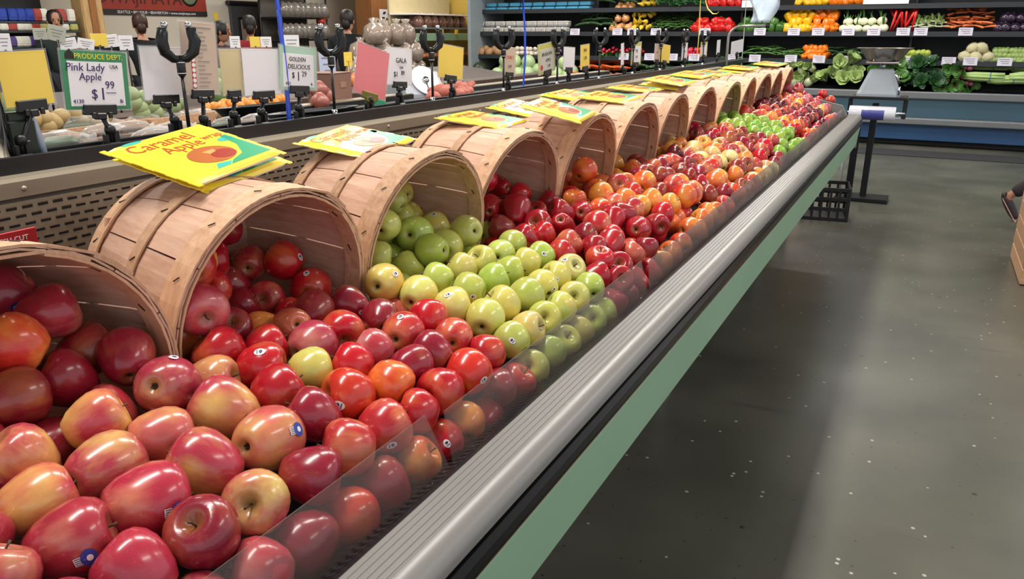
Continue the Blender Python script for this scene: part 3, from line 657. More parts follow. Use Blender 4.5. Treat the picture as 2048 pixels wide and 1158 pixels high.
def relax(L, it=60):
    n = len(L); P = np.array([f['p'][:] for f in L]); r = np.array([f['r'] for f in L]); mob = np.array([.35 if f['man'] else 1.0 for f in L])
    by = np.array([b[0] for b in BASK]); inv = [np.array(m.inverted()) for m in BROT]; fw_ = [np.array(m) for m in BROT]
    home = P.copy()
    for k in range(it):
        d = P[:, None, :] - P[None, :, :]; dist = np.sqrt((d ** 2).sum(2)) + np.eye(n) * 9; ov = np.maximum(0, (r[:, None] + r[None, :]) * .985 - dist)
        wgt = mob[:, None] / (mob[:, None] + mob[None, :])
        P = P + (d / dist[:, :, None] * (ov * wgt)[:, :, None]).sum(1) * .55
        P += (home - P) * (.04 * (1 - k / it)) 
        P[:, 0] = np.minimum(P[:, 0], -.560 - r * .98)
        P[:, 2] = np.maximum(P[:, 2], .812 + r)
        bi = np.abs(P[:, 1][:, None] - by[None, :]).argmin(1)
        for i in np.where(P[:, 0] < BX + .03)[0]:
            b = bi[i]; c = np.array((BX, by[b], BZ)); q = inv[b] @ (P[i] - c)
            u = max(0, min(1, 1 + q[0] / BL)); rb = R2 + (R1 - R2) * (1 - (1 - u) ** 1.6) - .014 - r[i]
            rad = math.hypot(q[1], q[2])
            if q[0] > .004 + r[i]: continue
            if rad > rb and rb > 0: q[1] *= rb / rad; q[2] *= rb / rad
            q[0] = max(q[0], -BL + .03 + r[i])
            P[i] = c + fw_[b] @ q
    for f, p in zip(L, P): f['p'] = Vector(p)
relax(FR)
# second layer showing in the gaps
LOW = []
allp = list(FR)
yy = .12
while yy < Y1 - .12:
    xx = -.673; k = 0
    while xx > -1.1:
        P = Vector((xx, yy + (.035 if k % 2 else 0), 0)); P.z = zsurf(P.x, P.y) - .052 - (0.01 if xx > -.63 else 0)
        bi = min(range(13), key=lambda i: abs(BASK[i][0] - P.y))
        if (P.x > -.89 or abs(BASK[bi][0] - P.y) < .13) and try_add(P, .036, rnd.choice(ZC[zone(P)]), .80, allp): LOW.append(allp[-1])
        xx -= .068; k += 1
    yy += .072
for f in FR: f['px'] = f['r'] * 2 * FPX / depth(f['p'])
FR.sort(key=lambda f: -f['px'] - (5 if f['man'] else 0))
IND, MASS = FR[:325], FR[325:] + LOW
ORD = ['nearest', 'second', 'third', 'fourth', 'fifth', 'sixth', 'seventh', 'eighth', 'ninth', 'tenth', 'eleventh', 'twelfth', 'farthest']
NTH = ['first', 'second', 'third', 'fourth', 'fifth', 'sixth', 'seventh', 'eighth', 'ninth', 'tenth', 'eleventh', 'twelfth', 'thirteenth', 'fourteenth', 'fifteenth', 'sixteenth', 'seventeenth', 'eighteenth', 'nineteenth', 'twentieth', 'twenty-first', 'twenty-second', 'twenty-third', 'twenty-fourth']
cells = {}
for f in IND:
    P = f['p']; b = int(min(range(13), key=lambda i: abs(BASK[i][0] - (P.y - (.45 * (P.x + .95) if P.x > -.93 else 0))))); f['b'] = b
    f['row'] = 'in' if P.x < -.955 else int((-.585 - P.x) / .07)
    cells.setdefault((b, f['row']), []).append(f)
for (b, rw), L in cells.items():
    L.sort(key=lambda f: (f['p'].y if rw != 'in' else f['p'].z * 2 + f['p'].y))
    for k, f in enumerate(L):
        ph = CODES[f['code']][3]; ft = []
        if any(o[0] == 'b' for o in f['op']): ft.append('blue sticker')
        elif any(o[0] == 's' for o in f['op']): ft.append('white sticker')
        elif any(o[0] == 'c' for o in f['op']): ft.append('blossom end showing')
        feat = (' with ' if ' with ' not in ph else ' and ') + ft[0] if ft else ''
        if rw == 'in': f['label'] = f"{ph}{feat} inside the {ORD[b]} basket, {NTH[min(k, 23)]} from its bottom"
        else: f['label'] = f"{ph}{feat}, {NTH[min(k, 23)]} along row {['one', 'two', 'three', 'four', 'five', 'six', 'seven'][min(6, max(0, rw))]} behind guard, {ORD[b]} basket"
GRP = ['apples before basket ' + w_ for w_ in ('one', 'two', 'three', 'four', 'five', 'six', 'seven', 'eight', 'nine', 'ten', 'eleven', 'twelve', 'thirteen')]
def col_of(code, rr):
    bl, gr, cv, _, sh = CODES[code]
    j = lambda c: [min(1, max(0, x * rr.uniform(.86, 1.12))) for x in srgb(c)]
    return j(bl), j(gr), cv + rr.uniform(-.10, .10), sh
for f in IND:
    P = f['p']; bl, gr, cv, sh = col_of(f['code'], rnd)
    me, pf = SHAPES[sh]
    v = (CAM - P).normalized(); rt = (RT - v * RT.dot(v)).normalized(); up = v.cross(rt)
    off = lambda s: (lambda a, b: (rt * a + up * b + v * math.sqrt(max(.02, 1 - a * a - b * b))).normalized())(*map(float, s.split(',')))
    c = next((o[1:] for o in f['op'] if o[0] == 'c'), None)
    if c: ax = -off(c)
    elif f['ar'] > 1.1: ax = (rt * rnd.choice((-1, 1)) + up * rnd.uniform(.1, .8) + v * rnd.uniform(-.4, .3)).normalized()
    else: ax = (Vector((rnd.uniform(-1, 1), rnd.uniform(-1, 1), rnd.uniform(-.2, .9)))).normalized()
    q = ax.to_track_quat('Z', 'Y') @ Euler((0, 0, rnd.uniform(0, 6.28))).to_quaternion()
    s_ = f['r'] * {'r': 1.06, 'l': 1.0, 't': .99}[sh]
    o = obj('apple', me, None, P); o.rotation_mode = 'QUATERNION'; o.rotation_quaternion = q; o.scale = (s_,) * 3
    o['blush'] = bl; o['ground'] = gr; o['cover'] = cv; o['seed'] = rnd.uniform(0, 50)
    tag(o, f['label'], 'apple', GRP[f['b']])
    if f['px'] > 30:
        if c is None or f['px'] > 70: obj('stem', PARTS_[sh][0], o)
        obj('calyx', PARTS_[sh][1], o)
    for t in f['op']:
        if t[0] in 'bs' and f['px'] > 24: sticker(o, pf, q.inverted() @ off(t[1:]), t[0])
# everything smaller and deeper than that: one heap
V = []; F = []; CB = []; CG = []; CC = []; CS = []
prof = A_ROUND[1:-1:1]; seg = 14
unit = MB().lathe(prof, seg)
U = np.array(unit.v)
for f in MASS:
    bl, gr, cv, sh = col_of(f['code'], rnd)
    q = Euler((rnd.uniform(0, 6), rnd.uniform(0, 6), rnd.uniform(0, 6))).to_matrix(); P = (U * f['r']) @ np.array(q).T + np.array(f['p'][:])
    b = len(V); V += P.tolist(); F += [[b + i for i in fc] for fc in unit.f]; n = len(U)
    CB += [(*bl, 1)] * n; CG += [(*gr, 1)] * n; CC += [cv] * n; CS += [rnd.uniform(0, 50)] * n
me = bpy.data.meshes.new('apple_heap'); me.from_pydata(V, [], F); me.materials.append(APPLE_MASS)
me.polygons.foreach_set('use_smooth', [True] * len(me.polygons))
for nm, dat in (('blush', CB), ('ground', CG)):
    a = me.attributes.new(nm, 'FLOAT_COLOR', 'POINT'); a.data.foreach_set('color', np.array(dat, dtype=np.float32).ravel())
for nm, dat in (('cover', CC), ('seed', CS)):
    a = me.attributes.new(nm, 'FLOAT', 'POINT'); a.data.foreach_set('value', np.array(dat, dtype=np.float32))
stuff(tag(obj('apple_heap', me), 'small far apples and lower layers filling the case between the single apples', 'apples'))
print('apples', len(IND), 'mass', len(MASS), 'man', len(MAN))
# ------------------------------------------------------------------ price cards and posts standing in the black channel
SX, SZ = -1.545, 1.252
def quadX(q, X):
    P = [atx(*a, X) for a in q]; c = (P[0] + P[1] + P[2] + P[3]) / 4
    rt = ((P[1] - P[0]) + (P[2] - P[3])) / 2; up = ((P[0] - P[3]) + (P[1] - P[2])) / 2
    return c, rt, up
def clampset(t, foot, top, bw, roll_m, mcl):
    """foot: stem with a splayed clip on the channel; a long spring clamp under the card (local coordinates)"""
    MB().box((0, 0, .012), (.034, .030, .024)).box((0, .010, .034), (.016, .012, .03)).box((0, -.012, .030), (.012, .010, .024)).obj('clip_foot', M_black, t)
    mb = MB().tube([(0, 0, .02), (0, 0, .045), top], [.006, .005, .005], 8); mb.lathe([(.001, -.012), (.010, -.008), (.012, 0), (.010, .008), (.001, .012)], 10, M=Matrix.Translation((0, 0, .05))); mb.obj('stem', M_black, t)
    mb = MB().box((0, -.004, 0), (bw, .022, .012), M=roll_m); mb.box((0, -.018, 0), (bw * .3, .014, .016), M=roll_m); mb.box((-bw * .25, -.016, .007), (.008, .012, .006), M=roll_m); mb.box((bw * .25, -.016, .007), (.008, .012, .006), M=roll_m)
    mb.obj('clamp', mcl, t)
def price_card(label, q, base=None, col=None, border=None, lines=(), X=SX, wmul=1.0, clampm=None, size=None, grp='price cards along the black channel', cat='sign', extra=None, skew=True):
    c, rt, up = quadX(q, X)
    w_, h_ = rt.length * wmul, up.length
    if size: w_, h_ = size
    nx = rt.normalized(); uy = (up - nx * up.dot(nx)).normalized(); nz = nx.cross(uy)
    M = Matrix((nx, uy, nz)).transposed().to_4x4()
    by = atx(*base, X).y if base else (c - up * .5).y
    t = thing('price_card', label, cat, (X, by, SZ), group=grp)
    M.translation = c - Vector((X, by, SZ))
    bot = M @ Vector((0, -h_ / 2 - .004, 0))
    clampset(t, None, (bot.x, bot.y, bot.z - .004), min(.075, w_ * .62), M @ Matrix.Translation((0, -h_ / 2 + .004, 0)), clampm or M_black)
    MB().box((0, 0, 0), (w_, h_, .0012), M=M, ch=.0005).obj('card', border or col, t)
    fr = MB()
    e = .0035
    for (x, y, a, b_) in ((0, h_ / 2 + e / 2, w_ + 2 * e, e), (0, -h_ / 2 - e / 2, w_ + 2 * e, e), (-w_ / 2 - e / 2, 0, e, h_), (w_ / 2 + e / 2, 0, e, h_)): fr.box((x, y, 0), (a, b_, .002), M=M, ch=.0004)
    fr.obj('clear_sleeve_edge', M_film, t)
    if border: MB().box((.0, -h_ * .06, .0011), (w_ * .84, h_ * .76, .0008), M=M, ch=.0003).obj('writing_field', col, t)
    for (body, x, y, s, m, sh) in lines:
        text(body, s * h_, m, t, M @ Matrix.Translation((x * w_, y * h_, .0019)), shear=sh)
    if extra: extra(t, M, w_, h_)
    return t
I, K, RK = M_ink, M_kink, M_rink
M_signgreen = mat('sign_green', '3f8f62', .4, var=.05); M_paleg = mat('pale_green_card', 'b9d8c4', .4, var=.05); M_pyel = mat('print_yellow', 'f2e13a', .4); M_beige = mat('beige_card', 'cdb8a6', .5, var=.04); M_pink = mat('pink_card', 'ee7f86', .3, var=.06, coat=.3)
M_olive = mat('olive_clamp', '6f6a1e', .4, var=.2); M_ygreen = mat('yellow_green_card', 'c8c86a', .5)
price_card('blank yellow card in a clear sleeve, nearest card beside the steel post', [(-10, 108), (80, 98), (118, 207), (10, 214)], (45, 300), M_yellow)
def pl_extra(t, M, w_, h_):
    MB().poly([(-.012, -.006), (.012, -.006), (.010, .004), (.004, .008), (0, .014), (-.006, .010), (-.011, .005)], .0006, M=M @ Matrix.Translation((-.36 * w_, .405 * h_, .0006))).obj('printed_basket_emblem', M_kink, t)
    MB().box((.20 * w_, -.21 * h_, .0018), (.16 * w_, .012 * h_, .0005), M=M, ch=.0002).obj('underline', I, t)
price_card('green-bordered price card reading Pink Lady Apple $1.99', [(105, 98), (242, 108), (270, 215), (145, 220)], (225, 290), M_white, M_signgreen,
    [('PRODUCE DEPT.', .06, .405, .125, M_pyel, 0), ('Pink Lady', -.16, .22, .19, I, .1), ('USA', .28, .24, .09, K, 0), ('Apple', -.10, .06, .18, I, .1), ('$', -.06, -.24, .24, I, 0), ('1', .07, -.24, .30, I, 0), ('99', .19, -.08, .19, I, 0), ('4130', -.31, -.36, .10, I, 0), ('lb', .35, -.36, .10, I, .2)], extra=pl_extra)
price_card('blank white card just behind the first black post', [(277, 95), (365, 93), (368, 198), (290, 198)], (352, 262), M_white, X=SX - .05)
def paper_extra(t, M, w_, h_):
    MB().box((-.20 * w_, -.02 * h_, .0011), (.11 * w_, .80 * h_, .0006), M=M, ch=.0002).obj('printed_red_strip', M_rink, t)
    mb = MB()
    for k in range(11): mb.poly([(.05 * w_ * math.cos(a), .05 * w_ * math.sin(a)) for a in np.linspace(0, 5.6, 9)], .0004, M=M @ Matrix.Translation((-.20 * w_, (.34 - k * .072) * h_, .0015)))
    stuff(mb.obj('printed_dots', M_white, t))
    mb = MB(); r_ = random.Random(3)
    for k in range(14): L_ = r_.uniform(.14, .36); mb.box(((-.06 + L_ / 2) * w_, (.37 - k * .058) * h_, .0010), (L_ * w_, .010 * h_, .0004), M=M, ch=.0001)
    mb.box((.06 * w_, .43 * h_, .001), (.6 * w_, .014 * h_, .0004), M=M, ch=.0001)
    stuff(mb.obj('printed_lines', M_gink, t))
price_card('tall beige information sheet with a red dotted strip', [(358, 40), (432, 50), (437, 186), (368, 190)], (410, 262), M_beige, extra=paper_extra)
price_card('plain cream card beside the tall beige sheet', [(437, 99), (478, 98), (490, 187), (446, 190)], (470, 255), M_cream, X=SX - .012)
price_card('blank white card left of the Golden Delicious card', [(480, 98), (556, 98), (562, 188), (492, 191)], (525, 250), M_white, X=SX - .006)
price_card('pale green-edged price card reading Golden Delicious $1.29', [(563, 92), (640, 98), (625, 180), (556, 176)], (600, 250), M_white, M_paleg,
    [('GOLDEN', -.04, .20, .14, K, .1), ('DELICIOUS', 0, .03, .155, K, .1), ('$', -.16, -.17, .19, K, 0), ('1', -.02, -.20, .30, K, 0), ('29', .14, -.13, .17, K, 0), ('4021', -.30, -.36, .09, I, 0), ('lb', .34, -.36, .09, I, .2)])
price_card('tilted pink card in a shiny sleeve held by an olive clamp', [(732, 100), (796, 124), (752, 186), (690, 166)], (740, 237), M_pink, clampm=M_olive)
price_card('white price card reading Gala $1.89 behind the pink card', [(775, 97), (831, 99), (816, 170), (772, 166)], (800, 225), M_white,
    lines=[('GALA', .05, .16, .20, K, 0), ('USA', .06, -.03, .10, K, 0), ('$1', -.16, -.22, .20, K, 0), ('89', .12, -.18, .17, K, 0)], X=SX - .03)
price_card('blank bright yellow card standing alone near the fifth basket', [(878, 88), (927, 96), (924, 160), (876, 152)], (905, 205), M_yellow)
price_card('beige price card with red figures behind the fifth basket', [(1010, 95), (1033, 97), (1028, 150), (1004, 148)], None, M_beige, lines=[('2 FOR 3', 0, .14, .17, RK, 0), ('1.19', 0, -.2, .17, K, 0)])
def dot_extra(t, M, w_, h_): MB().poly([(.012 * math.cos(a), .012 * math.sin(a)) for a in np.linspace(0, 5.6, 9)], .0004, M=M @ Matrix.Translation((-.33 * w_, -.28 * h_, .0019))).obj('printed_apple', M_rink, t)
price_card('grey price card reading Braeburn Apple', [(1078, 92), (1112, 82), (1108, 140), (1075, 150)], None, mat('grey_card', 'c9c7be', .5), M_ygreen, lines=[('BRAEBURN', 0, .14, .17, K, 0), ('APPLE', .06, -.08, .16, K, 0), ('1.49', .08, -.28, .15, K, 0)], extra=dot_extra)
price_card('blank pale grey card right of the Braeburn card', [(1127, 95), (1150, 95), (1148, 140), (1127, 138)], None, M_white)
price_card('yellow price card with dark figures, leaning left', [(1157, 95), (1174, 93), (1183, 130), (1165, 135)], None, M_yellow, lines=[('SALE', 0, .28, .18, K, 0), ('1.29', 0, -.06, .2, K, 0)])
price_card('thin white card seen almost edge-on', [(1237, 95), (1243, 94), (1252, 125), (1247, 128)], None, M_white)
price_card('white card leaning right with a yellow-green heading', [(1268, 88), (1286, 87), (1278, 125), (1258, 125)], None, M_white, M_ygreen, lines=[('FUJI', 0, .1, .2, K, 0), ('1.49', 0, -.18, .2, K, 0)])
price_card('beige card directly left of a far blank yellow card', [(1310, 88), (1320, 88), (1318, 122), (1308, 122)], None, M_beige, lines=[('1.99', 0, 0, .18, RK, 0)])
price_card('blank yellow card beyond the eighth basket', [(1321, 88), (1341, 91), (1338, 126), (1318, 122)], None, M_yellow)
price_card('narrow grey-white card right of the far yellow card', [(1364, 88), (1375, 86), (1374, 118), (1363, 120)], None, M_white, lines=[('1.49', 0, 0, .16, K, 0)])
price_card('narrow white card with a yellow edge', [(1402, 85), (1415, 84), (1413, 112), (1400, 113)], None, M_white, M_yellow)
price_card('slim white card leaning beside the bent steel pipe', [(1436, 82), (1442, 81), (1438, 106), (1431, 108)], None, M_white)
price_card('large blank white card past the bent steel pipe', [(1463, 88), (1484, 78), (1487, 103), (1461, 107)], None, M_white)

def post_head(t):
    MB().tube([(0, 0, -.03), (0, 0, .14)], [.0052, .0048], 10).obj('pole', M_blackm, t)
    MB().tube([(0, 0, .14), (0, 0, .148), (0, 0, .18), (0, 0, .186)], [.006, .0115, .0115, .008], 12).obj('socket', M_black, t)
    mb = MB()
    for z in (.150, .178): mb.lathe([(.0112, -.0012), (.0122, 0), (.0112, .0012)], 12, M=Matrix.Translation((0, 0, z)))
    mb.obj('white_ring', M_white, t)
    for s in (-1, 1):
        a = MB().tube([(0, 0, .186), (0, .016 * s, .188), (.004, .036 * s, .205), (.006, .042 * s, .232), (.004, .036 * s, .256), (0, .030 * s, .268)], [.010, .0125, .015, .016, .0135, .007], 10)
        a.box((.004, .038 * s, .262), (.022, .018, .012)); arm = a.obj('curled_arm', M_blackm, t)
        MB().lathe([(.001, .010), (.007, .008), (.009, 0), (.007, -.006)], 10, M=Matrix.Translation((.004, .030 * s, .272))).obj('nozzle', M_chrome, arm)
    MB().tube([(0, 0, -.030), (0, 0, .005)], .009, 12).obj('collar', M_chrome, t)
proto = thing('forked_post', 'black post with two curled arms', 'post', (SX + .012, 1.275, SZ + .03), (0, 0, -.45), 'black forked posts along the channel'); post_head(proto); proto.scale = (.86, .86, .86)
PL = ['nearest black post with two curled arms, before the white card', 'second black post with two curled arms, right of Golden Delicious card', 'third black post with two curled arms, left of the lone yellow card', 'fourth black post with two curled arms, left of the beige card with red figures', 'fifth black post with two curled arms, behind the Braeburn card',
      'sixth black post with two curled arms, right of the leaning yellow card', 'seventh black post with two curled arms, beside the edge-on card', 'eighth black post with two curled arms, left of far yellow card', 'ninth black post with two curled arms, right of far yellow card', 'tenth black post with two curled arms, before the bent pipe']
proto['label'] = PL[0]
for k in range(1, 10): dup(proto, (SX + .012, 1.275 + .52 * k, SZ + .03), (0, 0, -.4 + rnd.uniform(-.3, .3)), PL[k])

# near-left corner: steel post, dark clip stand, pale tube, red price holder
P = atx(13, 335, -1.535)
t = thing('steel_post', 'round steel post rising from the steel band at the near left', 'post', (-1.545, P.y, 1.25))
MB().tube([(0, 0, 0), (0, 0, .9)], .020, 20).obj('tube', M_chrome, t); MB().lathe([(.02, 0), (.034, 0), (.034, .006), (.022, .010), (.02, .010)], 20).obj('flange', M_steel, t)
P = atx(72, 280, -1.56)
t = thing('card_holder', 'dark green plastic card holder with a pale bent arm on the channel', 'holder', (-1.56, P.y, 1.25))
MB().box((0, -.03, .045), (.03, .055, .09)).box((0, -.03, .095), (.02, .045, .02)).obj('block', mat('holder_green', '1b2a22', .4), t)
MB().tube([(0, .015, .0), (0, .008, .04), (0, -.002, .085), (0, -.008, .10)], [.005, .008, .010, .006], 10).obj('pale_arm', mat('pale_arm', 'b9c8de', .3), t)
MB().tube([(.02, .0, .012), (.02, .10, .014)], .010, 10).obj('barrel', M_black, t)
P = atx(18, 445, -1.42)
t = thing('price_holder', 'red-framed price holder behind the nearest basket', 'sign', (-1.43, P.y, 1.06))
Mx = Matrix.Translation((0, 0, .05)) @ Matrix(((0, 0, 1, 0), (1, 0, 0, 0), (0, 1, 0, 0), (0, 0, 0, 1)))
MB().box((0, 0, .05), (.004, .10, .10), ch=.002).obj('frame', mat('holder_red', 'c02733', .35), t); MB().box((.003, -.006, .036), (.002, .07, .05), ch=.0005).obj('card', M_white, t)
text('FRESH CUT', .013, M_white, t, Mx @ Matrix.Translation((0, .034, .0026))); text('APPLES', .012, M_white, t, Mx @ Matrix.Translation((0, .019, .0026)))

# hanging ribbons
M_rb = mat('blue_ribbon', '2f55d8', .25, coat=.4); M_ry = mat('yellow_ribbon', 'd9d060', .3); M_rw = mat('white_ribbon', 'cfd6c4', .4)
def ribbon(label, px, X, m, w_, pts, z1=CEIL):
    P = atx(*px, X); t = MB(); V = []; F = []
    for i, (dx, dy, z) in enumerate(pts):
        a = .5 + i * .35
        V += [(dx - w_ * .5 * math.sin(a), dy - w_ * .5 * math.cos(a), z), (dx + w_ * .5 * math.sin(a), dy + w_ * .5 * math.cos(a), z), (dx + w_ * .5 * math.sin(a) + .0006, dy + w_ * .5 * math.cos(a), z), (dx - w_ * .5 * math.sin(a) + .0006, dy - w_ * .5 * math.cos(a), z)]
    for i in range(len(pts) - 1):
        for j in range(4): F.append([i * 4 + j, i * 4 + (j + 1) % 4, i * 4 + 4 + (j + 1) % 4, i * 4 + 4 + j])
    o = t.add(V, F, 0, True).obj('ribbon', m, None, (P.x, P.y, P.z)); tag(o, label, 'ribbon'); return o
def straight(px, X, n=16, wob=.004):
    P = atx(*px, X); return [(wob * math.sin(i * 1.3), wob * math.cos(i * .9), (CEIL - P.z) * i / n) for i in range(n + 1)]
ribbon('shiny blue ribbon hanging straight down left of the Golden Delicious card', (578, 262), -1.55, M_rb, .012, straight((578, 262), -1.55))
ribbon('blue ribbon hanging before the cabbages', (1046, 172), -2.2, M_rb, .012, [(p[0], p[1] + .02 * math.sin(p[2] * 6), p[2]) for p in straight((1046, 172), -2.2)])
P_ = straight((1393, 120), -1.75); ribbon('yellow ribbon hanging before the red peppers', (1393, 120), -1.75, M_ry, .008, P_)
ribbon('thin pale ribbon hanging past the white card', (1481, 140), -1.6, M_rw, .006, straight((1481, 140), -1.6))
Pc = aty(1409, 4, 6.2); mb = MB(); mb.tube([(0, 0, .06), (.01, 0, 0), (.03, 0, -.05), (.07, 0, -.085), (.10, 0, -.085), (.115, 0, -.07)], [.002, .004, .006, .006, .005, .002], 6, flat=.3); o = mb.obj('ribbon_curl', M_ry, None, Pc); tag(o, 'curled yellow ribbon end hanging above the red peppers', 'ribbon')

# ------------------------------------------------------------------ bent pipe with a bunch of bags, at the far end
t = thing('bag_stand', 'bent steel pipe standing at the far end of the black channel', 'stand', (-1.51, 6.62, 1.25))
pts = [(0, 0, -.56), (0, 0, .20)] + [(.10 - .10 * math.cos(a), 0, .20 + .10 * math.sin(a)) for a in np.linspace(.1, math.pi / 2, 7)] + [(.30, 0, .302)]
MB().tube(pts, .011, 12).obj('pipe', mat('dull_pipe', '9a9c98', .35, .7), t); MB().tube([(.30, 0, .285), (.30, 0, .32)], .016, 10).obj('end_cap', M_black, t)
mb = MB(); n = 7
V = []; F = []
for i in range(13):
    z = i / 12
    for j in range(n):
        u = j / (n - 1) - .5
        V.append((u * (.16 + .10 * z) + .03 * math.sin(z * 5 + j), .03 * math.sin(j * 1.9 + z * 4), z * .30))
for i in range(12):
    for j in range(n - 1): F.append([i * n + j, i * n + j + 1, (i + 1) * n + j + 1, (i + 1) * n + j])
mb.add(V, F, 0, True)
o = mb.obj('bag_bunch', mat('bag_white_blue', 'cfe2f5', .2, var=.15, vscale=14, coat=.4), None, (-1.27, 6.62, 1.575)); sm = o.modifiers.new('thick', 'SOLIDIFY'); sm.thickness = .004; tag(o, 'crumpled white and blue plastic bags on the bent pipe', 'bags')

# ------------------------------------------------------------------ weighing station
SP = Vector((-.40, 7.9, 0))
t = thing('scale_stand', 'black T-shaped floor stand carrying the weighing scale', 'stand', SP)
MB().box((-.03, 0, .02), (.46, .26, .04)).obj('foot', M_blackm, t)
MB().box((-.02, .02, .46), (.055, .055, .86), ch=.006).obj('pole', M_blackm, t)
MB().box((-.15, .03, .44), (.06, .06, .84), ch=.006).obj('side_post', M_blackm, t)
MB().tube([(-.235, .05, .01), (-.235, .05, .86)], .014, 10).obj('pale_pipe', mat('pale_pipe', 'c3c8cc', .35), t)
MB().box((0, 0, .945), (.46, .34, .022)).obj('tray', M_blackm, t)
for s in (-1, 1): MB().box((s * .225, -.12, .87), (.035, .04, .15)).box((s * .225, -.17, .80), (.035, .12, .04)).obj('roll_arm', M_blackm, t)
MB().tube([(-.235, -.20, .82), (.235, -.20, .82)], .012, 10).obj('roll_bar', M_chrome, t)
t2 = tag(obj('bag_roll', None, None, SP + Vector((-.03, -.20, .82))), 'white roll of plastic bags with blue print under the scale', 'bag roll')
MB().lathe([(.014, -.19), (.056, -.19), (.060, -.185), (.060, .185), (.056, .19), (.014, .19)], 24, M=Matrix.Rotation(R(90), 4, 'Y')).obj('film', mat('roll_white', 'e4e6f2', .25, coat=.4), t2)
for zz, m_ in ((.0, mat('roll_blue', '4a4f9c', .35, var=.4, vscale=30)),):
    mb = MB(); V = []
    for k in range(9):
        a = R(150 + k * 14); 
        for x in (-.085, .10): V.append((x, .0606 * math.cos(a), .0606 * math.sin(a)))
    mb.add(V, [[2 * k, 2 * k + 1, 2 * k + 3, 2 * k + 2] for k in range(8)], 0, True); mb.obj('printed_patch', m_, t2)
S0 = SP + Vector((-.01, 0, .957))
t = thing('weighing_scale', 'grey counter scale with a steel bowl on the black stand', 'scale', S0)
mb = MB()
pf = [(.18, 0), (.18, .02), (.165, .05), (.098, .225), (.085, .235)]
V = []; F = []
for (hw, z) in pf:
    d_ = hw * .62; c = .03
    V += [(-hw + c, -d_, z), (hw - c, -d_, z), (hw, -d_ + c, z), (hw, d_ - c, z), (hw - c, d_, z), (-hw + c, d_, z), (-hw, d_ - c, z), (-hw, -d_ + c, z)]
for j in range(len(pf) - 1):
    for i in range(8): F.append([j * 8 + i, j * 8 + (i + 1) % 8, j * 8 + 8 + (i + 1) % 8, j * 8 + 8 + i])
F += [list(range(7, -1, -1)), list(range(32, 40))]
mb.add(V, F).obj('body', mat('scale_grey', '9aa3ad', .42, var=.05), t)
MB().tube([(0, 0, .23), (0, 0, .285)], .022, 14).obj('neck', M_chrome, t)
MB().box((0, 0, .292), (.27, .20, .016)).obj('platform', M_chrome, t)
MB().tube([(.165, -.10, .02), (.165, -.10, .09)], .010, 10).obj('level_knob', M_chrome, t)
MB().tube([(.118, -.112, .205), (.150, -.112, .130)], [.010, .012], 10).obj('side_trim', M_chrome, t)
mb = MB().lathe([(.001, .303), (.125, .303), (.150, .325), (.205, .405), (.235, .412), (.235, .416), (.203, .411), (.146, .330), (.12, .310), (.001, .309)], 32); mb.obj('bowl', mat('bowl_steel', 'a59c93', .22, 1.0, var=.15), t)

# milk crate, wooden crate, floor mat
P = atz(1655, 425, 0)
t = thing('milk_crate', 'black plastic crate on the floor under the far end of the case', 'crate', (-.66, 7.0, 0), (0, 0, .15))
W_, H_ = .36, .28
for (cx, cy, rz) in ((0, -W_ / 2, 0), (0, W_ / 2, 0), (-W_ / 2, 0, 90), (W_ / 2, 0, 90)):
    mb = MB(); Mz = Matrix.Translation((cx, cy, 0)) @ Matrix.Rotation(R(rz), 4, 'Z')
    for z in (.015, .10, .185, .265): mb.box((0, 0, z), (W_, .012, .03), M=Mz)
    for k in range(6): mb.box((-W_ / 2 + .012 + k * (W_ - .024) / 5, 0, .14), (.018, .014, .27), M=Mz)
    mb.obj('side_grid', M_black, t)
MB().box((0, 0, .012), (W_ - .02, W_ - .02, .02)).obj('bottom', M_black, t)
t = thing('wooden_crate', 'pale wooden plank crate on the floor at the right edge', 'crate', (1.06, 5.90, 0))
for k in range(7):
    for (cx, cy, sx, sy) in ((0, -.36, .78, .02), (0, .36, .78, .02), (-.38, 0, .02, .70), (.38, 0, .02, .70)): obj('plank', MB().box((0, 0, 0), (sx, sy, .098), ch=.004).mesh('plank', CRATEW), t, (cx, cy, .055 + k * .104))
for sx in (-1, 1):
    for sy in (-1, 1): MB().box((sx * .35, sy * .33, .37), (.045, .04, .72)).obj('corner_post', CRATEW, t)
P1, P2 = atz(1740, 305, 0), atz(1935, 328, 0)
o = MB().box((0, 0, .006), (2.0, .55, .012)).obj('floor_mat', mat('mat_grey', '2e2f31', .7), None, (.15, 11.35, 0)); tag(o, 'dark rubber mat lying before the wall case', 'mat')
# ------------------------------------------------------------------ vegetable wall case along the back
WX0, WX1 = -7.25, 3.4; WC = (WX0 + WX1) / 2; WL = WX1 - WX0
wc = thing('wall_case', 'long open wall case of vegetables with teal panels and black shelves', 'produce case', (WC, 12.7, 0))
def wobj(name, m, *boxes):
    mb = MB()
    for c, d in boxes: mb.box((c[0] - WC, c[1] - 12.7, c[2]), d)
    return mb.obj(name, m, wc)
wobj('rim', M_greyrim, ((WC, 12.20, .685), (WL, .10, .10)))
wobj('upper_panel', M_teal, ((WC, 12.21, .51), (WL, .05, .25)))
wobj('ledge', M_greyrim, ((WC, 12.14, .345), (WL, .20, .085)))
wobj('kick_panel', M_blueP, ((WC, 12.18, .19), (WL, .04, .21)))
wobj('plinth', M_dark, ((WC, 12.30, .05), (WL, .10, .10)))
wobj('body', M_dark, ((WC, 12.90, .30), (WL, 1.2, .56)))
wobj('back_panel', mat('case_back_black', '22262a', .5), ((WC, 13.44, 1.4), (WL, .06, 2.4)))
wobj('end_panel', mat('end_panel_grey', '8e989c', .4), ((WX0 - .02, 12.80, 1.35), (.06, 1.25, 2.7)))
wobj('canopy', M_black, ((WC, 12.75, 2.62), (WL, 1.1, .24)))
